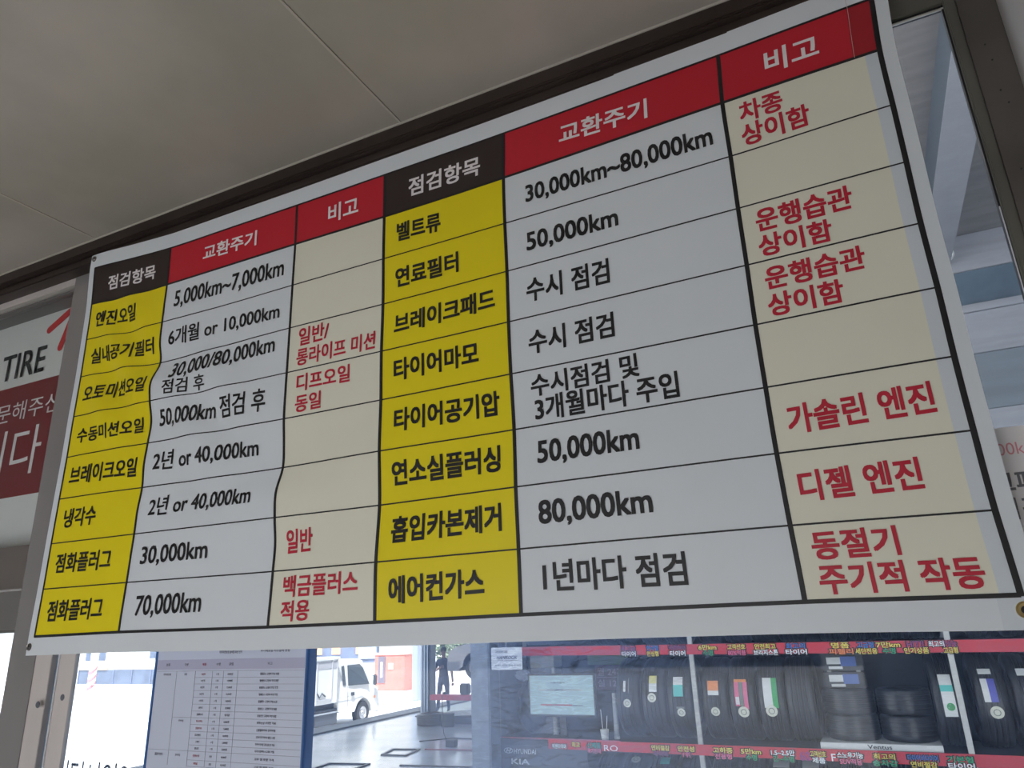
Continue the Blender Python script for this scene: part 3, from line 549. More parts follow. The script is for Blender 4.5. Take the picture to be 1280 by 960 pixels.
def tyre(x,label,labels=(),z=SH[1]+0.001,y=YR+0.345,rz=0.0,group='tyres standing on the shelves',carc=None,scale=1):
    t=empty('tyre',(x,y,z),label,'tyre',group,rz=rz); t.scale=(scale,)*3
    c=bpy.data.objects.new('carcass',carcass_me); col.objects.link(c); c.parent=t
    for kind,*a in labels:
        if kind=='r':
            x0,x1,a0,a1,M_=a; q,f=patch(x0,x1,a0,a1,RT+0.0005); MB().add(q,f,M_).build('tread_label',None,t)
        elif kind=='d':
            cx_,a0,rad,M_=a; q,f=disc(cx_,a0,rad,RT+0.001); e=MB().add(q,f,M_).build('round_sticker',None,t)
            q,f=disc(cx_,a0,rad*0.55,RT+0.002); MB().add(q,f,lgrey).build('sticker_print',None,e)
            q,f=disc(cx_,a0,rad*0.42,RT+0.003); MB().add(q,f,M_).build('sticker_print',None,e)
        elif kind=='t':
            s,M_,x0,x1,z0,z1=a; lettering(s,M_,bent(RT+0.002),x0,x1,z0,z1,t,bold=0.02)
    return t
mid='tyre standing on middle shelf, '
tyre(-0.374,mid+'leftmost, with a narrow white label',[('r',-0.03,-0.01,12,28,lw),('r',0.012,0.02,10,32,lgrey),('d',0.0,-4,0.033,lcream)])
tyre(-0.150,mid+'with a small yellow and white label',[('r',-0.03,0.035,24,36,lyel),('r',-0.03,0.035,12,24,lw),('d',-0.008,4,0.036,lcream)])
tyre(0.070,mid+'with a teal label, left of the upright',[('r',-0.045,0.035,22,34,lw),('r',-0.045,0.035,6,22,lteal),('r',-0.03,0.035,-11,-8,lgrey),('d',0.005,-16,0.033,lcream)])
tyre(0.352,mid+'with an orange label',[('r',-0.045,0.04,12,28,lor),('r',-0.045,0.04,8,14,lw),('d',0.0,-14,0.035,lcream)])
tyre(0.572,mid+'with a tall pink and white label',[('r',-0.055,0.04,26,30,lor),('r',-0.055,-0.02,-6,26,lpink),('r',-0.018,0.01,-6,26,lgrey),('r',0.012,0.045,-10,26,lpink),('r',-0.05,-0.022,-4,6,lw),('d',0.0,-14,0.042,lcream)])
tyre(0.792,mid+'with a tall white and green label',[('r',-0.055,0.01,-8,32,lw),('r',0.01,0.05,-8,32,lgreen),('d',-0.008,-12,0.044,lcream)])
tyre(1.005,mid+'unlabelled, right of the green label',[])
tyre(2.050-0.075+0.03,mid+'long white label, left of the upright',[('r',-0.045,0.035,22,36,lw),('r',-0.045,0.035,14,22,lteal),('r',-0.045,0.035,-16,14,lw),('d',0.0,-4,0.026,lgreen)])
tyre(2.238+0.03,mid+'with a blue and white label',[('r',-0.05,0.03,36,44,lw),('r',-0.05,-0.01,2,30,lw),('r',-0.01,0.035,2,30,lblue),('d',0.01,-10,0.042,lcream)])
tyre(2.50,mid+'cut by the right edge of the photo',[('r',-0.05,0.03,34,44,lw),('d',0.0,-6,0.040,lcream)])
# upper and lower rows, one tyre over and under each sale sticker
up=[(-0.62,'over the empty left end of the red strip',1),(-0.39,'over the plum and white sticker',0),(-0.15,'over the small blue sticker',0),(0.06,'just left of the cream upright',0),(0.345,'just right of the cream upright',1),(0.56,'over the pink 80% lettering',1),(0.775,'over the sticker with the widest white word',1),(0.99,'over the blue and white sticker',1),(1.30,'over the yellow and orange sticker',0),(1.52,'over the blue and yellow sticker',0),(1.74,'over the 7만km sticker',1),(1.95,'just left of the right upright',0),(2.32,'right of the right upright, over bare red strip',2),(2.54,'over the far right end of the strip',0)]
for x,l,k in up:
    lab=[('d',0.0,-30,0.045,lcream)] if k==1 else ([('r',-0.06,0.05,-52,-36,lw)] if k==2 else [])
    tyre(x,'tyre on the upper shelf '+l,lab,z=SH[2]+0.001,group='tyres on the upper shelf')
lowr=[(-0.62,'under the bare red strip left of the middle',0),(-0.39,'under the strip right of the RO letters',1),(-0.15,'under the yellow and plum sticker',2),(0.06,'just left of the cream upright',0),(0.345,'under the yellow sticker right of the cream upright',0),(0.56,'under the 5만km sticker',0),(0.775,'under the sticker starting 1.5',3),(0.99,'under the number sixty',3),(1.30,'under the SUV sticker',0),(1.52,'under the yellow and green sticker',0),(1.74,'under the blue and yellow sticker',0),(1.95,'under the green and white sticker',0)]
for x,l,k in lowr:
    lab={0:[],1:[('d',0.0,62,0.04,lcream)],2:[('r',-0.03,0.05,55,70,lteal)],3:[('r',-0.06,0.06,58,80,lw)]}[k]
    tyre(x,'tyre on the lower shelf '+l,lab,z=SH[0]+0.001,group='tyres on the lower shelf')
# lying stacks on a display base
def lying(x,y,z,label,s=0.92):
    t=empty('tyre',(x,y,z),label,'tyre','tyres lying flat in two stacks'); t.scale=(s*0.74,s*0.74,s)
    c=bpy.data.objects.new('carcass',lying_me); col.objects.link(c); c.parent=t
    return t
db=empty('display_base',(0,0,0),'low white display base under the flat tyre stacks','display stand')
MB().box((1.10,YR+0.02,1.386),(1.905,YR+0.50,1.430),lw,0.003).build('plinth',None,db)
lettering('Ventus',black_ink,flat(YR+0.017),1.42,1.58,1.396,1.424,db,bold=0.01)
for nm,x in (('left',1.335),('right',1.716)):
    for k in range(2):
        t=lying(x,YR+0.27,1.431+k*0.178,('lower' if k==0 else 'upper')+' tyre lying flat in the '+nm+' stack',0.86)
        t.scale=(0.59,0.59,0.86)
bxm=mat('battery_black',(0.025,0.026,0.03),0.3); bw=mat('battery_label_blue',(0.10,0.16,0.42),0.4)
for k,(z0,z1,lb) in enumerate(((1.790,1.915,'black battery with white and blue label on the left tyre stack'),(1.917,2.06,'black battery with blue label standing on the lower battery'))):
    e=empty('car_battery',(1.335,YR+0.27,z0),lb,'battery')
    MB().box((-0.15,-0.09,0),(0.15,0.09,z1-z0-0.012),bxm,0.006).build('case',None,e)
    MB().box((-0.12,-0.05,z1-z0-0.012),(-0.09,-0.02,z1-z0-0.001)).box((0.09,-0.05,z1-z0-0.012),(0.12,-0.02,z1-z0-0.001)).build('terminals',lw,e)
    MB().box((-0.11,-0.0925,0.045),(-0.01,-0.0905,0.095),lw).build('label',None,e)
    MB().box((-0.01,-0.0925,0.03),(0.10,-0.0905,0.10),bw).build('label',None,e)
    MB().box((-0.10,-0.0925,0.01),(0.0,-0.0905,0.03),lw).build('label',None,e)
# ---------------------------------------------------------------- left bay of the rack
mo=empty('monitor',(-1.0,5.36,1.386),'flat screen monitor showing a pale teal page','monitor')
scr=mat('screen_glow',(0.2,0.3,0.32),0.25,emit=((0.50,0.70,0.76),0.16))
MB().box((-0.325,0.0,0.17),(0.325,0.03,0.525),None,0.006).build('case',mat('monitor_black',(0.03,0.033,0.04),0.4),mo)
MB().box((-0.305,-0.003,0.190),(0.305,0.0,0.510),scr).build('screen',None,mo)
MB().box((-0.03,0.01,0.01),(0.03,0.035,0.2)).box((-0.13,-0.08,0),(0.13,0.12,0.012)).build('stand',MATS['monitor_black'],mo)
fm=flat(-0.0045)
lettering('자동차정비',black_ink,fm,-0.10,0.04,0.443,0.458,mo,bold=0.02)
MB().box((-0.21,-0.0045,0.388),(0.20,-0.003,0.395),mat('screen_grey_line',(0.35,0.30,0.30),0.4)).build('screen_line',None,mo)
MB().box((-0.20,-0.0045,0.262),(0.10,-0.003,0.273),mat('screen_red_line',(0.40,0.06,0.10),0.4)).build('screen_line',None,mo)
MB().box((0.10,-0.0045,0.262),(0.20,-0.003,0.269),ink2).build('screen_line',None,mo)
MB().box((-0.06,-0.0045,0.386),(0.02,-0.003,0.396),ink2).build('screen_line',None,mo)
po=empty('price_poster',(0,0,0),'green and plum tyre price poster behind the monitor','poster')
MB().box((-0.93,5.895,1.95),(-0.53,5.899,2.06),mat('poster_green',(0.20,0.30,0.16),0.5)).build('heading',None,po)
MB().box((-0.86,5.895,1.73),(-0.53,5.899,1.948),mat('poster_plum',(0.22,0.12,0.18),0.5)).build('sheet',None,po)
pt_=mat('poster_light_text',(0.62,0.42,0.5),0.5); fp=flat(5.893)
lettering('기준표',lgrey,fp,-0.82,-0.66,1.955,2.01,po,bold=0.0)
lettering('월 24개',pt_,fp,-0.84,-0.58,1.855,1.925,po,bold=0.01); lettering('실 12개',pt_,fp,-0.84,-0.58,1.755,1.825,po,bold=0.01)
MB().box((-0.85,5.893,1.838),(-0.55,5.894,1.844),pt_).build('rule',None,po)
wbx=empty('paper_box',(-1.28,5.6,1.386),'white carton standing behind the monitor','box')
MB().box((-0.12,0,0),(0.12,0.2,0.56),mat('carton_grey',(0.40,0.42,0.48),0.6),0.004).build('carton',None,wbx)
MB().box((-0.122,-0.004,0.56),(0.122,0.204,0.665),mat('carton_white',(0.92,0.92,0.93),0.5),0.004).build('lid',None,wbx)
bt=empty('spray_bottle',(-1.135,5.52,1.386),'slim white bottle with cap between carton and monitor','bottle')
MB().lathe([(0,0),(0.026,0),(0.026,0.50),(0.020,0.52),(0.016,0.525)],20).build('body',lw,bt,smooth=True)
MB().lathe([(0.016,0.52),(0.019,0.52),(0.019,0.57),(0.010,0.58),(0,0.58)],16).build('cap',lw,bt,smooth=True)
cu=empty('paper_cup',(-0.600,5.31,1.386),'white paper cup holding two straws on the shelf','cup')
MB().lathe([(0,0.008),(0.026,0.008),(0.026,0.0),(0.028,0.0),(0.037,0.085),(0.038,0.088),(0.036,0.088),(0.027,0.01)],24).build('cup',lw,cu,smooth=True)
for a in (-0.012,0.012): MB().tube([(a,0,0.01),(a*2.2,0.01,0.24-abs(a)*(0 if a<0 else 4))],0.003,8).build('straw',white_paint,cu)
rr=empty('paper_roll',(-0.53,5.42,1.386),'tall pale rolled paper leaning beside the cup','roll')
MB().tube([(0,0.0,0.02),(-0.01,0.04,0.36)],0.022,16).build('roll',mat('roll_grey',(0.45,0.47,0.5),0.5),rr)
MB().tube([(0,0.0,0.0),(0,0,0.022)],0.024,16).build('end_cap',lw,rr)
bag=empty('plastic_bag',(-1.40,5.62,1.386),'dark rubbish bag slumped at the left end of the shelf','bag')
bm=bmesh.new(); bmesh.ops.create_icosphere(bm,subdivisions=4,radius=1)
for v in bm.verts:
    n=0.10*math.sin(7*v.co.x+2*v.co.z)*math.cos(5*v.co.y+3*v.co.z)+0.05*math.sin(17*v.co.z+9*v.co.x)
    v.co=Vector((v.co.x*(0.15+n*0.10),v.co.y*0.13*(1+n),0.23+v.co.z*0.23*(1+n*0.5)))
    v.co.z=max(v.co.z,0)
MB().addbm(bm,mat('bag_film',(0.04,0.05,0.065),0.3)).build('bag',None,bag,smooth=True)
wbg=empty('white_packet',(-1.46,5.56,1.85),'crumpled white packet on top of the dark bag','packet')
bm=bmesh.new(); bmesh.ops.create_icosphere(bm,subdivisions=3,radius=1)
for v in bm.verts:
    n=0.25*math.sin(9*v.co.x+5*v.co.z)*math.cos(8*v.co.y)
    v.co=Vector((v.co.x*0.075*(1+n),v.co.y*0.05*(1+n),0.035+v.co.z*0.045*(1+n)))
MB().addbm(bm,mat('packet_white',(0.6,0.64,0.74),0.3)).build('packet',None,wbg)
MB().box((-1.20,0.0,1.32),(-0.0,0.01,1.325),strip).build('thin_red_line',None,rack)
bpy.data.objects.remove([o for o in rack.children if o.name.startswith('thin_red_line')][0])
rl2=MB().box((-1.60,YR-0.012,1.392),(-0.45,YR-0.006,1.400)).build('shelf_edging',mat('dull_pink_edge',(0.45,0.10,0.16),0.5),None)
tag(rl2,'thin dull pink edging along the shelf below the monitor','edging')
# dark cabinet front below with brand lettering
cb=empty('sign_panel',(0,0,0),'dark panel with an oval emblem and two white car maker names below the shelf','sign')
MB().box((-1.575,YR-0.004,0.70),(-0.75,YR+0.0,1.334),mat('navy_panel',(0.05,0.06,0.08),0.4)).build('panel',None,cb)
fy=flat(YR-0.0065); lg=mat('logo_grey_white',(0.62,0.65,0.70),0.5)
lettering('HYUNDAI',lg,fy,-1.435,-1.222,1.268,1.308,cb,bold=0.012)
lettering('KIA',lg,fy,-1.463,-1.285,1.185,1.228,cb,bold=0.02)
ring=[];fcs=[]
for k in range(28):
    t=2*PI*k/28; ring+=[(-1.488+0.044*math.cos(t),YR-0.0065,1.291+0.023*math.sin(t)),(-1.488+0.038*math.cos(t),YR-0.0065,1.291+0.0175*math.sin(t))]
    fcs.append((2*k,2*k+1,(2*k+3)%56,(2*k+2)%56))
e=MB().add(ring,fcs,lg).build('emblem',None,cb)
lettering('H',lg,lambda u,v:(u+(v-1.29)*0.5,YR-0.0065,v),-1.508,-1.468,1.276,1.306,cb,bold=0.02,name='emblem_letter')
# hanging name card
hc=empty('name_card',(0,0,0),'white name card with three lines of print at the left end of the red strip','sign')
MB().box((-1.497,4.985,1.971),(-1.194,4.990,2.155),mat('card_white',(0.62,0.65,0.72),0.4),0.002).build('card',None,hc)
fc=flat(4.983)
lettering('대한민국 대표',ink2,fc,-1.456,-1.331,2.109,2.130,hc,bold=0.02)
lettering('HANKOOK',ink2,lambda u,v:(u+(v-2.07)*0.3,4.983,v),-1.440,-1.240,2.058,2.086,hc,bold=0.03)
lettering('한국타이어 공식 판매점',ink2,fc,-1.461,-1.205,1.998,2.016,hc,bold=0.0)
MB().box((-1.440,4.983,2.045),(-1.240,4.984,2.048),ink2).build('rule',None,hc)
MB().tube([(-1.35,4.988,2.154),(-1.35,4.988,GZ)],0.002,6).build('cord',lg,hc)
# ---------------------------------------------------------------- lift bay
lp=empty('lift_post',(-10.2,17.6,0),'blue grey lift column with cable channel at the garage opening','lift')
lm=mat('lift_blue_grey',(0.075,0.10,0.15),0.45,0.2,0.3,5)
MB().box((-0.02,-0.15,0),(0.24,0.15,3.9),None,0.01).build('column',lm,lp)
MB().box((0.05,-0.20,0.02),(0.10,-0.15,3.8)).box((0.15,-0.20,0.02),(0.19,-0.15,3.8)).build('guide_rail',mat('lift_pale_rail',(0.30,0.36,0.44),0.4,0.3),lp)
MB().tube([(-0.09,-0.05,0),(-0.09,-0.05,3.9)],0.045,12).build('pipe',mat('pale_pipe',(0.55,0.60,0.68),0.4),lp)
MB().box((-0.16,-0.3,0),(0.38,0.3,0.03),None,0.005).build('base_plate',lm,lp)
ar=empty('red_jack_beam',(-9.52,16.8,0),'red jacking beam on a stand beside the man','jack')
redm=mat('lift_red',(0.50,0.06,0.11),0.4,0,0.15,6)
MB().box((0,-0.07,0.49),(1.9,0.07,0.63),None,0.008).build('beam',redm,ar)
MB().tube([(0.42,0,0.61),(0.42,0,0.69)],0.05,14).build('pad',rubber,ar)
MB().box((0.92,-0.1,0.63),(1.18,0.1,0.90),None,0.03).build('saddle',rubber,ar)
MB().box((1.35,-0.09,0),(1.6,0.09,0.49),None,0.01).box((1.2,-0.25,0),(1.8,0.25,0.03)).build('stand',lm,ar)
# man
def skin_body(name,pts,edges,root,mats_fn,par):
    me=bpy.data.meshes.new(name); me.from_pydata([p[0] for p in pts],edges,[])
    o=bpy.data.objects.new(name,me); col.objects.link(o)
    me.skin_vertices.new() if hasattr(me.skin_vertices,'new') and not me.skin_vertices else None
    md=o.modifiers.new('skin','SKIN'); md.use_smooth_shade=True
    sv=me.skin_vertices[0].data
    for i,p in enumerate(pts): sv[i].radius=(p[1],p[2]) ; sv[i].use_root=(i==root)
    s=o.modifiers.new('sub','SUBSURF'); s.levels=2; s.render_levels=2
    dg=bpy.context.evaluated_depsgraph_get(); ev=o.evaluated_get(dg); m2=bpy.data.meshes.new_from_object(ev)
    bpy.data.objects.remove(o)
    m2.name=name
    m2.materials.clear()
    ms=[]
    for p in m2.polygons:
        M_=mats_fn(p.center)
        if M_ not in ms: ms.append(M_); m2.materials.append(M_)
        p.material_index=ms.index(M_); p.use_smooth=True
    o=bpy.data.objects.new(name,m2); col.objects.link(o); o.parent=par
    return o
man=empty('person',(-10.42+0.35,18.35,0.0),'man in dark shirt and navy trousers standing by the lift, arm across chest','person',rz=0.15)
skinm=mat('skin_tone',(0.42,0.25,0.20),0.5); shirt=mat('dark_shirt',(0.045,0.05,0.08),0.8); trou=mat('navy_trousers',(0.07,0.09,0.17),0.8); shoe=mat('dark_shoes',(0.03,0.03,0.035),0.5); hairm=mat('black_hair',(0.02,0.018,0.018),0.6)
# x to the man's left in the picture's right, facing -y
P=[((0,0,0.93),0.15,0.11),((0,0,1.08),0.135,0.095),((0,-0.005,1.25),0.16,0.105),((0,0,1.38),0.15,0.10),((0,0.01,1.46),0.06,0.055),((0,0.0,1.53),0.052,0.055),((0,-0.01,1.60),0.078,0.092),((0,-0.005,1.68),0.072,0.088),
 ((0.18,0.0,1.39),0.062,0.06),((0.25,0.01,1.12),0.045,0.045),((0.30,-0.06,0.90),0.034,0.034),((0.315,-0.08,0.80),0.038,0.024),
 ((-0.18,0.0,1.39),0.062,0.06),((-0.25,-0.03,1.13),0.045,0.045),((-0.08,-0.20,1.19),0.034,0.034),((0.01,-0.22,1.23),0.038,0.026),
 ((0.10,0,0.82),0.095,0.09),((0.125,-0.02,0.48),0.062,0.062),((0.15,0.03,0.10),0.042,0.044),((0.16,-0.08,0.045),0.042,0.035),
 ((-0.10,0,0.82),0.095,0.09),((-0.15,-0.01,0.48),0.062,0.062),((-0.19,0.02,0.10),0.042,0.044),((-0.20,-0.09,0.045),0.042,0.035)]
E_=[(0,1),(1,2),(2,3),(3,4),(4,5),(5,6),(6,7),(3,8),(8,9),(9,10),(10,11),(3,12),(12,13),(13,14),(14,15),(0,16),(16,17),(17,18),(18,19),(0,20),(20,21),(21,22),(22,23)]
def mf(c):
    if c.z<0.075: return shoe
    if c.z>1.465: return skinm
    if c.z<0.97 and abs(c.x)<0.235: return trou
    if c.x>0.21 and c.z<1.20: return skinm
    if c.x<-0.14 and c.z<1.21 and c.z>0.97: return skinm
    if c.y<-0.135: return skinm
    if c.z<0.97: return skinm
    return shirt
body=skin_body('body',P,E_,0,mf,man)
for sx,ox,oy,oz,dx in ((1,0.315,-0.085,0.80,0),(-1,0.02,-0.225,1.235,1)):
    for k in range(5):
        a=(k-1.5)*0.016
        if dx==0: q=[(ox+a*0.5,oy+a,oz-0.01),(ox+a*0.6,oy+a*1.1-0.01,oz-0.05),(ox+a*0.5,oy+a*1.1-0.025,oz-(0.085 if k in(1,2,3) else 0.07))]
        else: q=[(ox,oy,oz+a),(ox+0.045,oy-0.005,oz+a*1.1),(ox+0.075,oy+0.01,oz+a*1.1)]
        MB().tube(q,[0.010,0.009,0.006],8).build('finger',skinm,man,smooth=True)
bm=bmesh.new(); bmesh.ops.create_uvsphere(bm,u_segments=20,v_segments=12,radius=1)
for v in bm.verts:
    v.co=Vector((v.co.x*0.088,0.012+v.co.y*0.102,1.70+v.co.z*0.085))
    if v.co.y<-0.03: v.co.z=max(v.co.z,1.725)
    v.co.z=max(v.co.z,1.63)
MB().addbm(bm,hairm).build('hair',None,man,smooth=True)
for x in (-0.032,0.032): MB().lathe([(0,-0.106),(0.011,-0.104),(0.013,-0.098)],10,'Y',(x,0,1.655)).build('eye',hairm,man)
MB().add([(0,-0.125,1.612),(-0.014,-0.098,1.606),(0.014,-0.098,1.606),(0,-0.1,1.655)],[(0,1,3),(0,3,2),(0,2,1)],skinm).build('nose',None,man)
MB().box((-0.022,-0.101,1.575),(0.022,-0.096,1.582),mat('lip_tone',(0.30,0.12,0.11),0.5)).build('mouth',None,man)
for x in (-1,1): MB().lathe([(0,-0.01),(0.022,-0.006),(0.022,0.006),(0,0.01)],10,'X',(x*0.085,0.0,1.635)).build('ear',skinm,man)
# car on the lift and parked car
glassd=mat('car_window',(0.03,0.035,0.04),0.08)
def make_car(name,loc,rz,paint,label,low):
    c=empty(name,loc,label,'car',rz=rz)
    # nose towards -x; side profile in x,z
    L_=4.4;Wc=0.86
    def prof(z0,z1): pass
    ring=[(0.02,0.35),(0.0,0.52),(0.05,0.70),(0.35,0.82),(1.05,0.93),(4.0,0.98),(4.36,0.93),(4.40,0.60),(4.32,0.32)]
    def arch(cx_,n=9): return [(cx_+0.36*math.cos(PI*k/n),0.31+0.36*math.sin(PI*k/n)) for k in range(n+1)]
    under=[(4.2,0.22)]+[(a,max(b,0.22)) for a,b in arch(3.55)]+[(3.1,0.20),(1.3,0.20)]+[(a,max(b,0.22)) for a,b in arch(0.85)]+[(0.30,0.22)]
    poly=ring+under
    mbb=MB(); n=len(poly)
    ys=[(-Wc,0.02),(-Wc+0.08,0.0),(Wc-0.08,0.0),(Wc,0.02)]
    bm=bmesh.new()
    rows=[]
    for y,ins in ys:
        rows.append([bm.verts.new((x+(0.03 if abs(y)>Wc-0.01 and x<0.3 else 0),y,z-(0.02 if abs(y)>Wc-0.01 and z>0.9 else 0))) for x,z in poly])
    for r in range(3):
        for i in range(n): bm.faces.new((rows[r][i],rows[r][(i+1)%n],rows[r+1][(i+1)%n],rows[r+1][i]))
    bm.faces.new(rows[0][::-1]); bm.faces.new(rows[3])
    bmesh.ops.triangulate(bm,faces=[f for f in bm.faces if len(f.verts)>4])
    MB().addbm(bm,paint).build('body',None,c,smooth=True)
    cab=[(1.05,0.90),(1.75,1.36),(2.3,1.45),(3.1,1.42),(3.95,0.95)]
    bm=bmesh.new(); r0=[bm.verts.new((x,-(Wc-0.06) if z<1 else -(Wc-0.2),z)) for x,z in cab]; r1=[bm.verts.new((x,(Wc-0.06) if z<1 else (Wc-0.2),z)) for x,z in cab]
    for i in range(4): bm.faces.new((r0[i],r0[i+1],r1[i+1],r1[i]))
    bm.faces.new(r0[::-1]); bm.faces.new(r1)
    bm.faces.ensure_lookup_table(); MB().addbm(bm,glassd).build('cabin_glass',None,c)
    MB().box((1.78,-0.62,1.37),(3.05,0.62,1.465),paint,0.03).build('roof',None,c)
    MB().box((0.0,-Wc-0.005,0.20),(0.42,Wc+0.005,0.46),low,0.03).build('bumper',None,c)
    for wx in (0.85,3.55):
        for s in (-1,1):
            wh=MB().lathe([(0.20,-0.09),(0.30,-0.10),(0.325,-0.08),(0.33,0.0),(0.325,0.08),(0.30,0.10),(0.20,0.09)],28,'Y',(wx,s*0.74,0.31),rubber).build('wheel',None,c,smooth=True)
            MB().lathe([(0,0.06*s),(0.05,0.08*s),(0.07,0.03*s),(0.18,0.05*s),(0.205,0.085*s)],20,'Y',(wx,s*0.74,0.31),alu).build('wheel_rim',None,wh,smooth=True)
    for s in (-1,1): MB().box((0.02,s*0.5,0.56),(0.12,s*0.8,0.68),mat('headlamp_clear',(0.7,0.7,0.72),0.1),0.02).build('headlamp',None,c)
    return c
greycar=mat('champagne_grey_paint',(0.34,0.32,0.32),0.3,0.3); lowg=mat('grey_bumper',(0.24,0.24,0.26),0.4)
make_car('car',(-8.88,17.4,1.02),0,greycar,'champagne grey car raised on the lift behind the column',lowg)
lft=empty('car_lift',(-6.9,17.4,0),'two post lift holding up the grey car','lift')
for s in (-1,1):
    MB().box((-0.15,s*1.35-0.12,0),(0.15,s*1.35+0.12,3.9),lm,0.01).build('column',None,lft)
    MB().box((-0.5,s*1.25,1.08),(0.6,s*0.55,1.16),redm,0.01).build('arm',None,lft)
    MB().box((-0.5,s*0.5,1.08),(-0.35,s*0.75,1.225),rubber).box((0.45,s*0.5,1.08),(0.6,s*0.75,1.225),rubber).build('pad',None,lft)
make_car('car',(-21.5,18.3,-0.48),0,mat('white_car_paint',(0.72,0.72,0.75),0.3),'white parked car in the yard mostly hidden by the price board',mat('white_bumper',(0.6,0.6,0.63),0.4))
# things on the garage floor
t=empty('tyre',(-8.98,15.95,0.0),'used tyre lying flat on the garage floor by the kerb','tyre'); t.scale=(1.18,1.18,1.35)
c=bpy.data.objects.new('carcass',lying_me); col.objects.link(c); c.parent=t
o=MB().lathe([(0,0),(0.16,0),(0.17,0.03),(0.16,0.06),(0.17,0.16),(0.16,0.26),(0.165,0.30),(0,0.30)],24,'Z').build('oil_drum',rubber,None,smooth=True); o.location=(-8.38,15.75,0)
tag(o,'short black drum standing beside the flat tyre','drum')
o=MB().box((-0.6,-0.09,0),(0.6,0.09,0.12),white_paint,0.006).build('white_beam',None,None); o.location=(-8.12,16.4,0.165-0.0); 
bl=MB().box((-0.6,-0.2,0),(0.55,0.2,0.165),mat('dark_block',(0.05,0.06,0.08),0.6),0.01).build('dark_plinth',None,None); bl.location=(-8.05,16.4,0)
tag(bl,'dark block under the white beam beside the column','block'); tag(o,'long white beam lying on the dark block','beam')
o.rotation_euler=(0,-0.06,0.15); o.location.z=0.20
cbx=empty('hanging_cable',(-6.88,13.05,0),'thin black cable hanging from the ceiling to a small black box','cable')
MB().tube([(-0.02,0,GZ),(-0.02,0,0.75),(-0.015,0,0.42),(0.02,0,0.22),(0.09,0,0.11),(0.15,0,0.09)],0.009,8).build('cord',rubber,cbx)
MB().box((0.10,-0.08,0.0),(0.29,0.10,0.14),rubber,0.008).build('switch_box',None,cbx)
pitm=mat('floor_frame_steel',(0.05,0.055,0.065),0.45,0.3)
def fframe(pts,label,w_=0.05):
    e=empty('floor_frame',(0,0,0),label,'floor frame','steel frames set in the floor')
    for k in range(4):
        a=Vector((*pts[k],0));b=Vector((*pts[(k+1)%4],0));d=(b-a).normalized();n=Vector((-d.y,d.x,0))*w_/2
        q=[a-n-d*w_/2,a+n-d*w_/2,b+n+d*w_/2,b-n+d*w_/2]; MB().prism([(v.x,v.y) for v in q],0.001,0.022,pitm,'XY').build('frame_bar',None,e)
    return e
fframe([(-7.55,11.86),(-7.73,12.48),(-7.17,12.58),(-7.03,11.9)],'dark steel frame set in the floor, the one further back')
fframe([(-7.95,10.3),(-8.0,10.82),(-7.2,10.95),(-7.15,10.4)],'dark steel frame set in the floor, cut by the bottom of the photo')
def floorbar(a,b,M_,label,w_=0.04,h=0.02):
    a=Vector((*a,0));b=Vector((*b,0));d=(b-a).normalized();n=Vector((-d.y,d.x,0))*w_/2; q=[a-n,a+n,b+n,b-n]
    o=MB().prism([(v.x,v.y) for v in q],0.001,h,M_,'XY').build('floor_rail',None,None); return tag(o,label,'rail')
redf=mat('dull_red_rail',(0.30,0.10,0.13),0.5)
floorbar((-7.05,12.62),(-4.6,12.95),redf,'dull red rail in the floor behind the far frame',0.05)
floorbar((-6.55,11.0),(-4.6,11.25),pitm,'dark rail in the floor at the bottom of the photo',0.05)
floorbar((-7.75,13.5),(-7.2,14.1),pitm,'short dark bar lying slanted on the floor near the black box',0.05)
floorbar((-7.2,14.08),(-6.3,14.0),pitm,'dark bar on the floor reaching right behind the black box',0.04)
# ---------------------------------------------------------------- truck in the yard
tk=empty('truck',(-13.6,18.9,-0.5),'white cab over light truck with box body parked outside','truck')
tw=mat('truck_white',(0.80,0.80,0.80),0.35); tdark=mat('truck_chassis',(0.06,0.07,0.09),0.6); tgl=mat('truck_glass',(0.05,0.065,0.08),0.06)
# cab side profile in y,z (front towards +y), x from -1.6 (far) to 0 (near side)
arch=[(0.35+0.42*math.cos(PI*k/10),0.36+0.42*math.sin(PI*k/10)) for k in range(11)]
prof=[(-0.92,0.50),(-0.92,1.88),(-0.80,1.97),(0.10,1.97),(0.32,1.90),(0.78,1.25),(1.10,1.02),(1.18,0.55),(1.16,0.34),(0.79,0.34)]+arch[1:-1]+[(-0.10,0.42)]
bm=bmesh.new(); ra=[bm.verts.new((0.0 if z<1.2 else -0.07,y,z)) for y,z in prof]; rb=[bm.verts.new((-1.62 if z<1.2 else -1.55,y,z)) for y,z in prof]; n=len(prof)
for i in range(n): bm.faces.new((ra[i],rb[i],rb[(i+1)%n],ra[(i+1)%n]))
bm.faces.new(ra); bm.faces.new(rb[::-1]); bmesh.ops.triangulate(bm,faces=[f for f in bm.faces if len(f.verts)>4])
MB().addbm(bm,tw).build('cab',None,tk,smooth=True)
def xz(y,z): return (0.004 if z<1.2 else 0.004-0.07*min(1,(z-1.0)/0.35),y,z)
def sidepoly(poly,M_,name,d=0.006):
    return MB().add([(xz(y,z)[0]+d,y,z) for y,z in poly],[tuple(range(len(poly)))],M_).build(name,None,tk)
sidepoly([(-0.42,1.20),(-0.46,1.80),(0.16,1.80),(0.34,1.68),(0.62,1.26),(0.62,1.17)],tgl,'side_window',0.02)
sidepoly([(-0.68,1.22),(-0.76,1.78),(-0.62,1.80),(-0.52,1.22)],tgl,'quarter_window',0.02)
MB().add([(-0.15,0.345,1.87),(-1.47,0.345,1.87),(-1.52,0.80,1.27),(-0.10,0.80,1.27)],[(0,1,2,3)],tgl).build('windscreen',None,tk)
MB().box((0.0,-0.30,0.90),(0.03,-0.14,1.0),tdark,0.01).build('door_handle',None,tk)
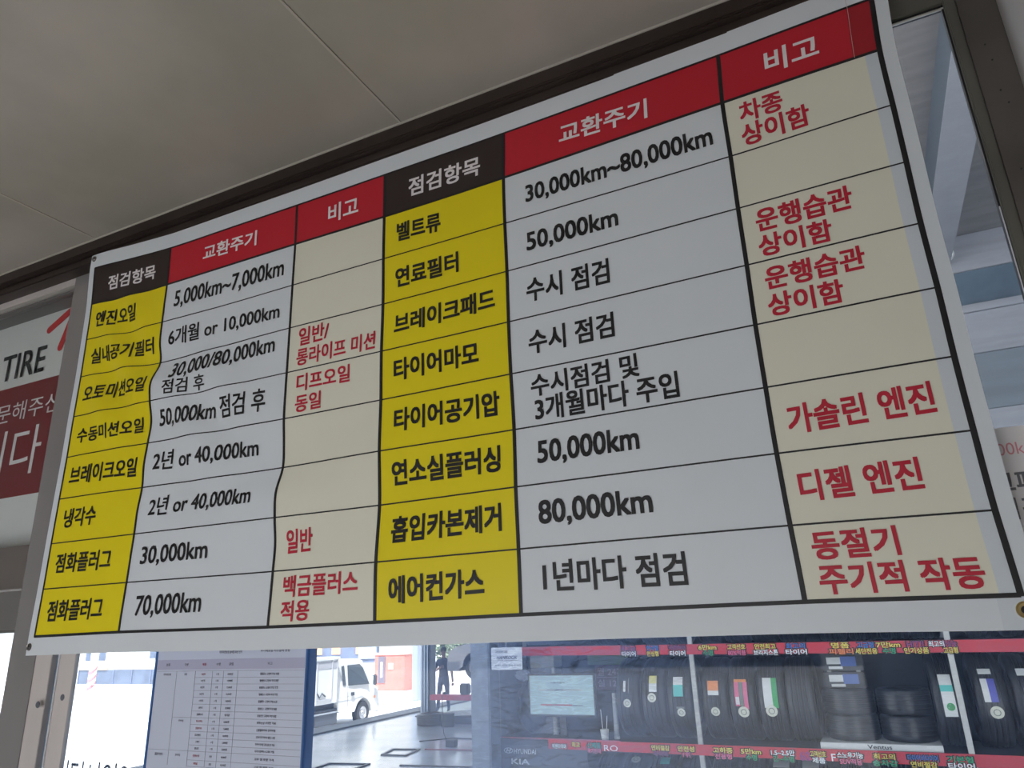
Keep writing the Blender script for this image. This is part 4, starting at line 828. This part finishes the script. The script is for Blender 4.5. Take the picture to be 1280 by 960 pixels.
MB().tube([(-0.02,0.72,1.42),(0.12,0.80,1.40)],0.012,8,tdark).box((0.06,0.72,1.12),(0.14,0.90,1.44),tdark,0.03).build('wing_mirror',None,tk)
MB().box((-1.6,1.10,0.30),(0.01,1.22,0.56),mat('truck_bumper',(0.55,0.55,0.56),0.5),0.02).build('front_bumper',None,tk)
MB().box((0.0,0.86,0.72),(0.012,0.98,0.80),lor,0.01).build('indicator',None,tk)
MB().box((-1.5,1.17,0.62),(-1.1,1.19,0.80),MATS['headlamp_clear']).build('headlamp',None,tk); MB().box((-0.5,1.17,0.62),(-0.1,1.19,0.80),MATS['headlamp_clear']).build('headlamp',None,tk)
MB().tube([(0.008,-0.90,0.88),(0.008,-0.1,0.90),(0.008,0.25,0.86),(0.008,0.50,0.70)],0.006,6,mat('panel_gap',(0.3,0.3,0.32),0.5)).tube([(0.008,-0.48,1.2),(0.008,-0.46,0.62)],0.006,6,MATS['panel_gap']).build('door_seam',None,tk)
for wy in (0.35,-2.25):
    for x in (-0.10,-1.52):
        wh=MB().lathe([(0.18,-0.09),(0.31,-0.10),(0.345,-0.07),(0.35,0),(0.345,0.07),(0.31,0.10),(0.18,0.09)],32,'X',(x,wy,0.35),rubber).build('wheel',None,tk,smooth=True)
        s=1 if x>-1 else -1
        MB().lathe([(0,0.05*s),(0.06,0.09*s),(0.09,0.03*s),(0.17,0.05*s),(0.19,0.085*s)],24,'X',(x,wy,0.35),mat('wheel_silver',(0.6,0.6,0.62),0.35,0.5)).build('wheel_rim',None,wh,smooth=True)
MB().box((-1.45,-3.4,0.45),(-0.15,-0.5,0.78),tdark,0.01).box((-0.25,-2.0,0.20),(-0.02,-0.9,0.62),tdark,0.01).build('chassis',None,tk)
MB().box((-0.02,-2.0,0.50),(0.0,-0.95,0.54),lg).build('side_guard',None,tk)
bx=MB().box((-1.72,-3.9,0.78),(0.06,-1.0,2.05),tw,0.02).build('box_body',None,tk)
MB().box((-1.75,-3.92,2.0),(0.09,-0.98,2.08),tw,0.01).build('box_rim',None,bx)
for y in (-1.08,-1.32,-2.0,-2.2,-3.1):
    MB().box((0.055,y-0.02,0.84),(0.085,y+0.02,1.98),mat('rail_grey',(0.50,0.50,0.54),0.4),0.005).build('door_rail',None,bx)
MB().box((0.055,-2.0,0.9),(0.08,-1.32,0.93),MATS['rail_grey']).build('door_rail',None,bx)
MB().box((0.055,-3.8,1.78),(0.07,-1.08,1.96),MATS['rail_grey']).build('box_panel',None,bx)
MB().tube([(0.075,-1.98,1.12),(0.075,-1.86,0.98),(0.075,-1.76,1.1),(0.075,-1.6,1.0)],0.02,6,tdark).build('latch',None,bx)
# ---------------------------------------------------------------- beyond the yard
bwhite=mat('facade_white',(0.78,0.77,0.74),0.8,0,0.04,0.5); bslate=mat('slate_fascia',(0.15,0.18,0.27),0.6,0,0.2,1); bglass=mat('shop_glass',(0.12,0.15,0.22),0.15,0,0.3,1)
b1=empty('shop_building',(-41,30,-0.5),'white building with a dark glazed shopfront at the far left','building')
MB().box((-8,0,0),(5.9,8,7),bwhite).build('walls',None,b1)
MB().box((-2.2,-0.06,0.3),(6,0.0,1.10),bglass).build('shopfront',None,b1)
for x in (-2.2,-0.6,1.0,2.6,4.2,5.9): MB().box((x-0.04,-0.09,0.3),(x+0.04,-0.06,1.10),bslate).build('shopfront_post',None,b1)
MB().box((-2.2,-0.12,1.10),(0.4,0.0,1.42),mat('peach_sign',(0.80,0.52,0.32),0.6)).build('sign_board',None,b1)
MB().box((-1.8,-0.05,1.62),(0.0,0.0,2.6),bglass).build('window',None,b1)
MB().box((3.9,-0.05,1.7),(5.2,0.0,2.6),bglass).build('window',None,b1)
b2=empty('office_block',(-30,34,-0.5),'pale building with a wide slate blue fascia behind the truck','building')
MB().box((-4.9,0,0),(6.3,3.4,8),bwhite).build('walls',None,b2)
MB().box((-4.92,-0.25,1.10),(6.32,0.0,2.9),bslate).build('fascia',None,b2)
for x in (1.9,3.2,4.9): MB().box((x,-0.28,1.55),(x+0.6,-0.25,2.0),mat('orange_sign_square',(0.72,0.40,0.22),0.6)).build('sign_square',None,b2)
MB().box((6.3-1.2,-0.30,1.3),(6.3,-0.25,2.6),mat('pale_fascia_panel',(0.42,0.47,0.55),0.6)).build('fascia_panel',None,b2)
bo=empty('booth',(-20.2,30,-0.5),'small orange red booth with a dark door panel across the yard','booth')
MB().box((-0.86,0,0),(0.92,1.6,1.68),mat('booth_orange',(0.55,0.21,0.17),0.6,0,0.1,3),0.02).build('walls',None,bo)
MB().box((-0.88,-0.03,1.62),(0.94,1.63,1.72),mat('booth_trim',(0.75,0.40,0.35),0.6)).build('roof_edge',None,bo)
d=MB().box((-0.62,-0.03,0.35),(-0.22,0.0,1.55),mat('booth_dark_panel',(0.16,0.14,0.18),0.4)).build('door_panel',None,bo)
MB().box((-0.48,-0.05,0.6),(-0.36,-0.03,1.3),lw).build('door_print',None,d)
MB().box((-0.05,-0.02,0.95),(0.25,0.0,1.25),MATS['booth_trim']).build('notice',None,bo)
struct(MB().box((-24,34,-0.5),(-12,34.3,0.17),None,0.02),'wall_yard',bwhite)
b3=empty('white_house',(-12,44,-0.5),'white wall of a far building behind the lift','building')
MB().box((-11,0,0),(14,6,6),bwhite).build('walls',None,b3)
MB().box((-6,-0.05,1.5),(-4.6,0,2.8),bglass).build('window',None,b3)
leafm=[mat('leaf_green',(0.20,0.26,0.16),0.6,0,0.3,9),mat('leaf_green_pale',(0.32,0.38,0.26),0.6,0,0.3,9)]
def tree(x,y,h,r,label,grp):
    e=empty('tree',(x,y,-0.5),label,'tree',grp)
    MB().tube([(0,0,0),(0.05,0,h*0.35),(0.0,0.05,h*0.6)],[0.14,0.10,0.06],8).build('trunk',mat('bark',(0.16,0.12,0.09),0.8),e)
    fl_=MB()
    for k in range(900):
        a=random.uniform(0,2*PI);cz=random.uniform(-1,1);rad=r*random.uniform(0.45,1.0)*(1+0.25*math.sin(3*a+4*cz))
        s_=math.sqrt(1-cz*cz);p=Vector((rad*s_*math.cos(a),rad*s_*math.sin(a),h*0.62+rad*cz*1.1))
        u=Vector((random.uniform(-1,1),random.uniform(-1,1),random.uniform(-1,1))).normalized()*0.17;v=u.cross(Vector((random.uniform(-1,1),random.uniform(-1,1),random.uniform(-1,1)))).normalized()*0.11
        fl_.add([p-u,p-v,p+u,p+v],[(0,1,2,3)],leafm[k%2])
    o=fl_.build('foliage',None,e); o['kind']='stuff'
tree(-23.0,39.8,3.6,1.2,'green tree behind the orange booth','trees beyond the yard')
tree(-20.6,37.8,3.2,1.0,'smaller green tree just right of the orange booth','trees beyond the yard')
tree(-18.0,40,3.6,1.2,'green tree seen behind the man by the lift','trees beyond the yard')
hg=MB()
for k in range(1500):
    p=Vector((random.uniform(-20.8,-16.5),random.uniform(36.0,36.6),random.uniform(-0.5,0.12)))
    u=Vector((random.uniform(-1,1),random.uniform(-1,1),random.uniform(-1,1))).normalized()*0.11;v=u.cross(Vector((random.uniform(-1,1),random.uniform(-1,1),random.uniform(-1,1)))).normalized()*0.08
    hg.add([p-u,p-v,p+u,p+v],[(0,1,2,3)],leafm[k%2])
o=hg.build('hedge',None,None); tag(o,'low green hedge at the far side of the yard','hedge',kind='stuff')
gp=MB().box((-0.14,-0.14,0),(0.14,0.14,5.2),mat('grey_post_paint',(0.30,0.34,0.42),0.5),0.02).build('utility_post',None,None); gp.location=(-16.0,26,-0.5); tag(gp,'grey square post in the yard left of the lift column','post')
wp=empty('striped_pole',(-32.3,23.1,-0.5),'white pole with red diagonal stripes near its foot at the far left','pole')
MB().tube([(0,0,0),(0,0,6.5)],0.17,20).build('pole',mat('pole_white',(0.78,0.74,0.72),0.5),wp,smooth=True)
for k in range(3):
    q=[];f=[]
    for i in range(25):
        t=2*PI*i/24; z=0.75+k*0.34+0.16*math.sin(t)
        q+=[(0.175*math.cos(t),0.175*math.sin(t),z),(0.175*math.cos(t),0.175*math.sin(t),z+0.15)]
        if i<24: f.append((2*i,2*i+1,2*i+3,2*i+2))
    MB().add(q,f,mat('pole_red',(0.68,0.22,0.24),0.5)).build('stripe',None,wp)
rg=empty('railing',(-32.2,23.0,-0.5),'small metal railing beside the striped pole','railing')
MB().tube([(0,0,0),(0,0,0.85),(0.9,0,0.85),(0.9,0,0)],0.03,8).tube([(0,0,0.45),(0.9,0,0.45)],0.03,8).build('rail',mat('rail_steel',(0.45,0.42,0.42),0.4,0.5),rg)

if MISS: print('MISSING TEXTS',MISS)
bpy.data.objects.remove(_ob); bpy.data.curves.remove(_cu); bpy.data.scenes.remove(_tmp)
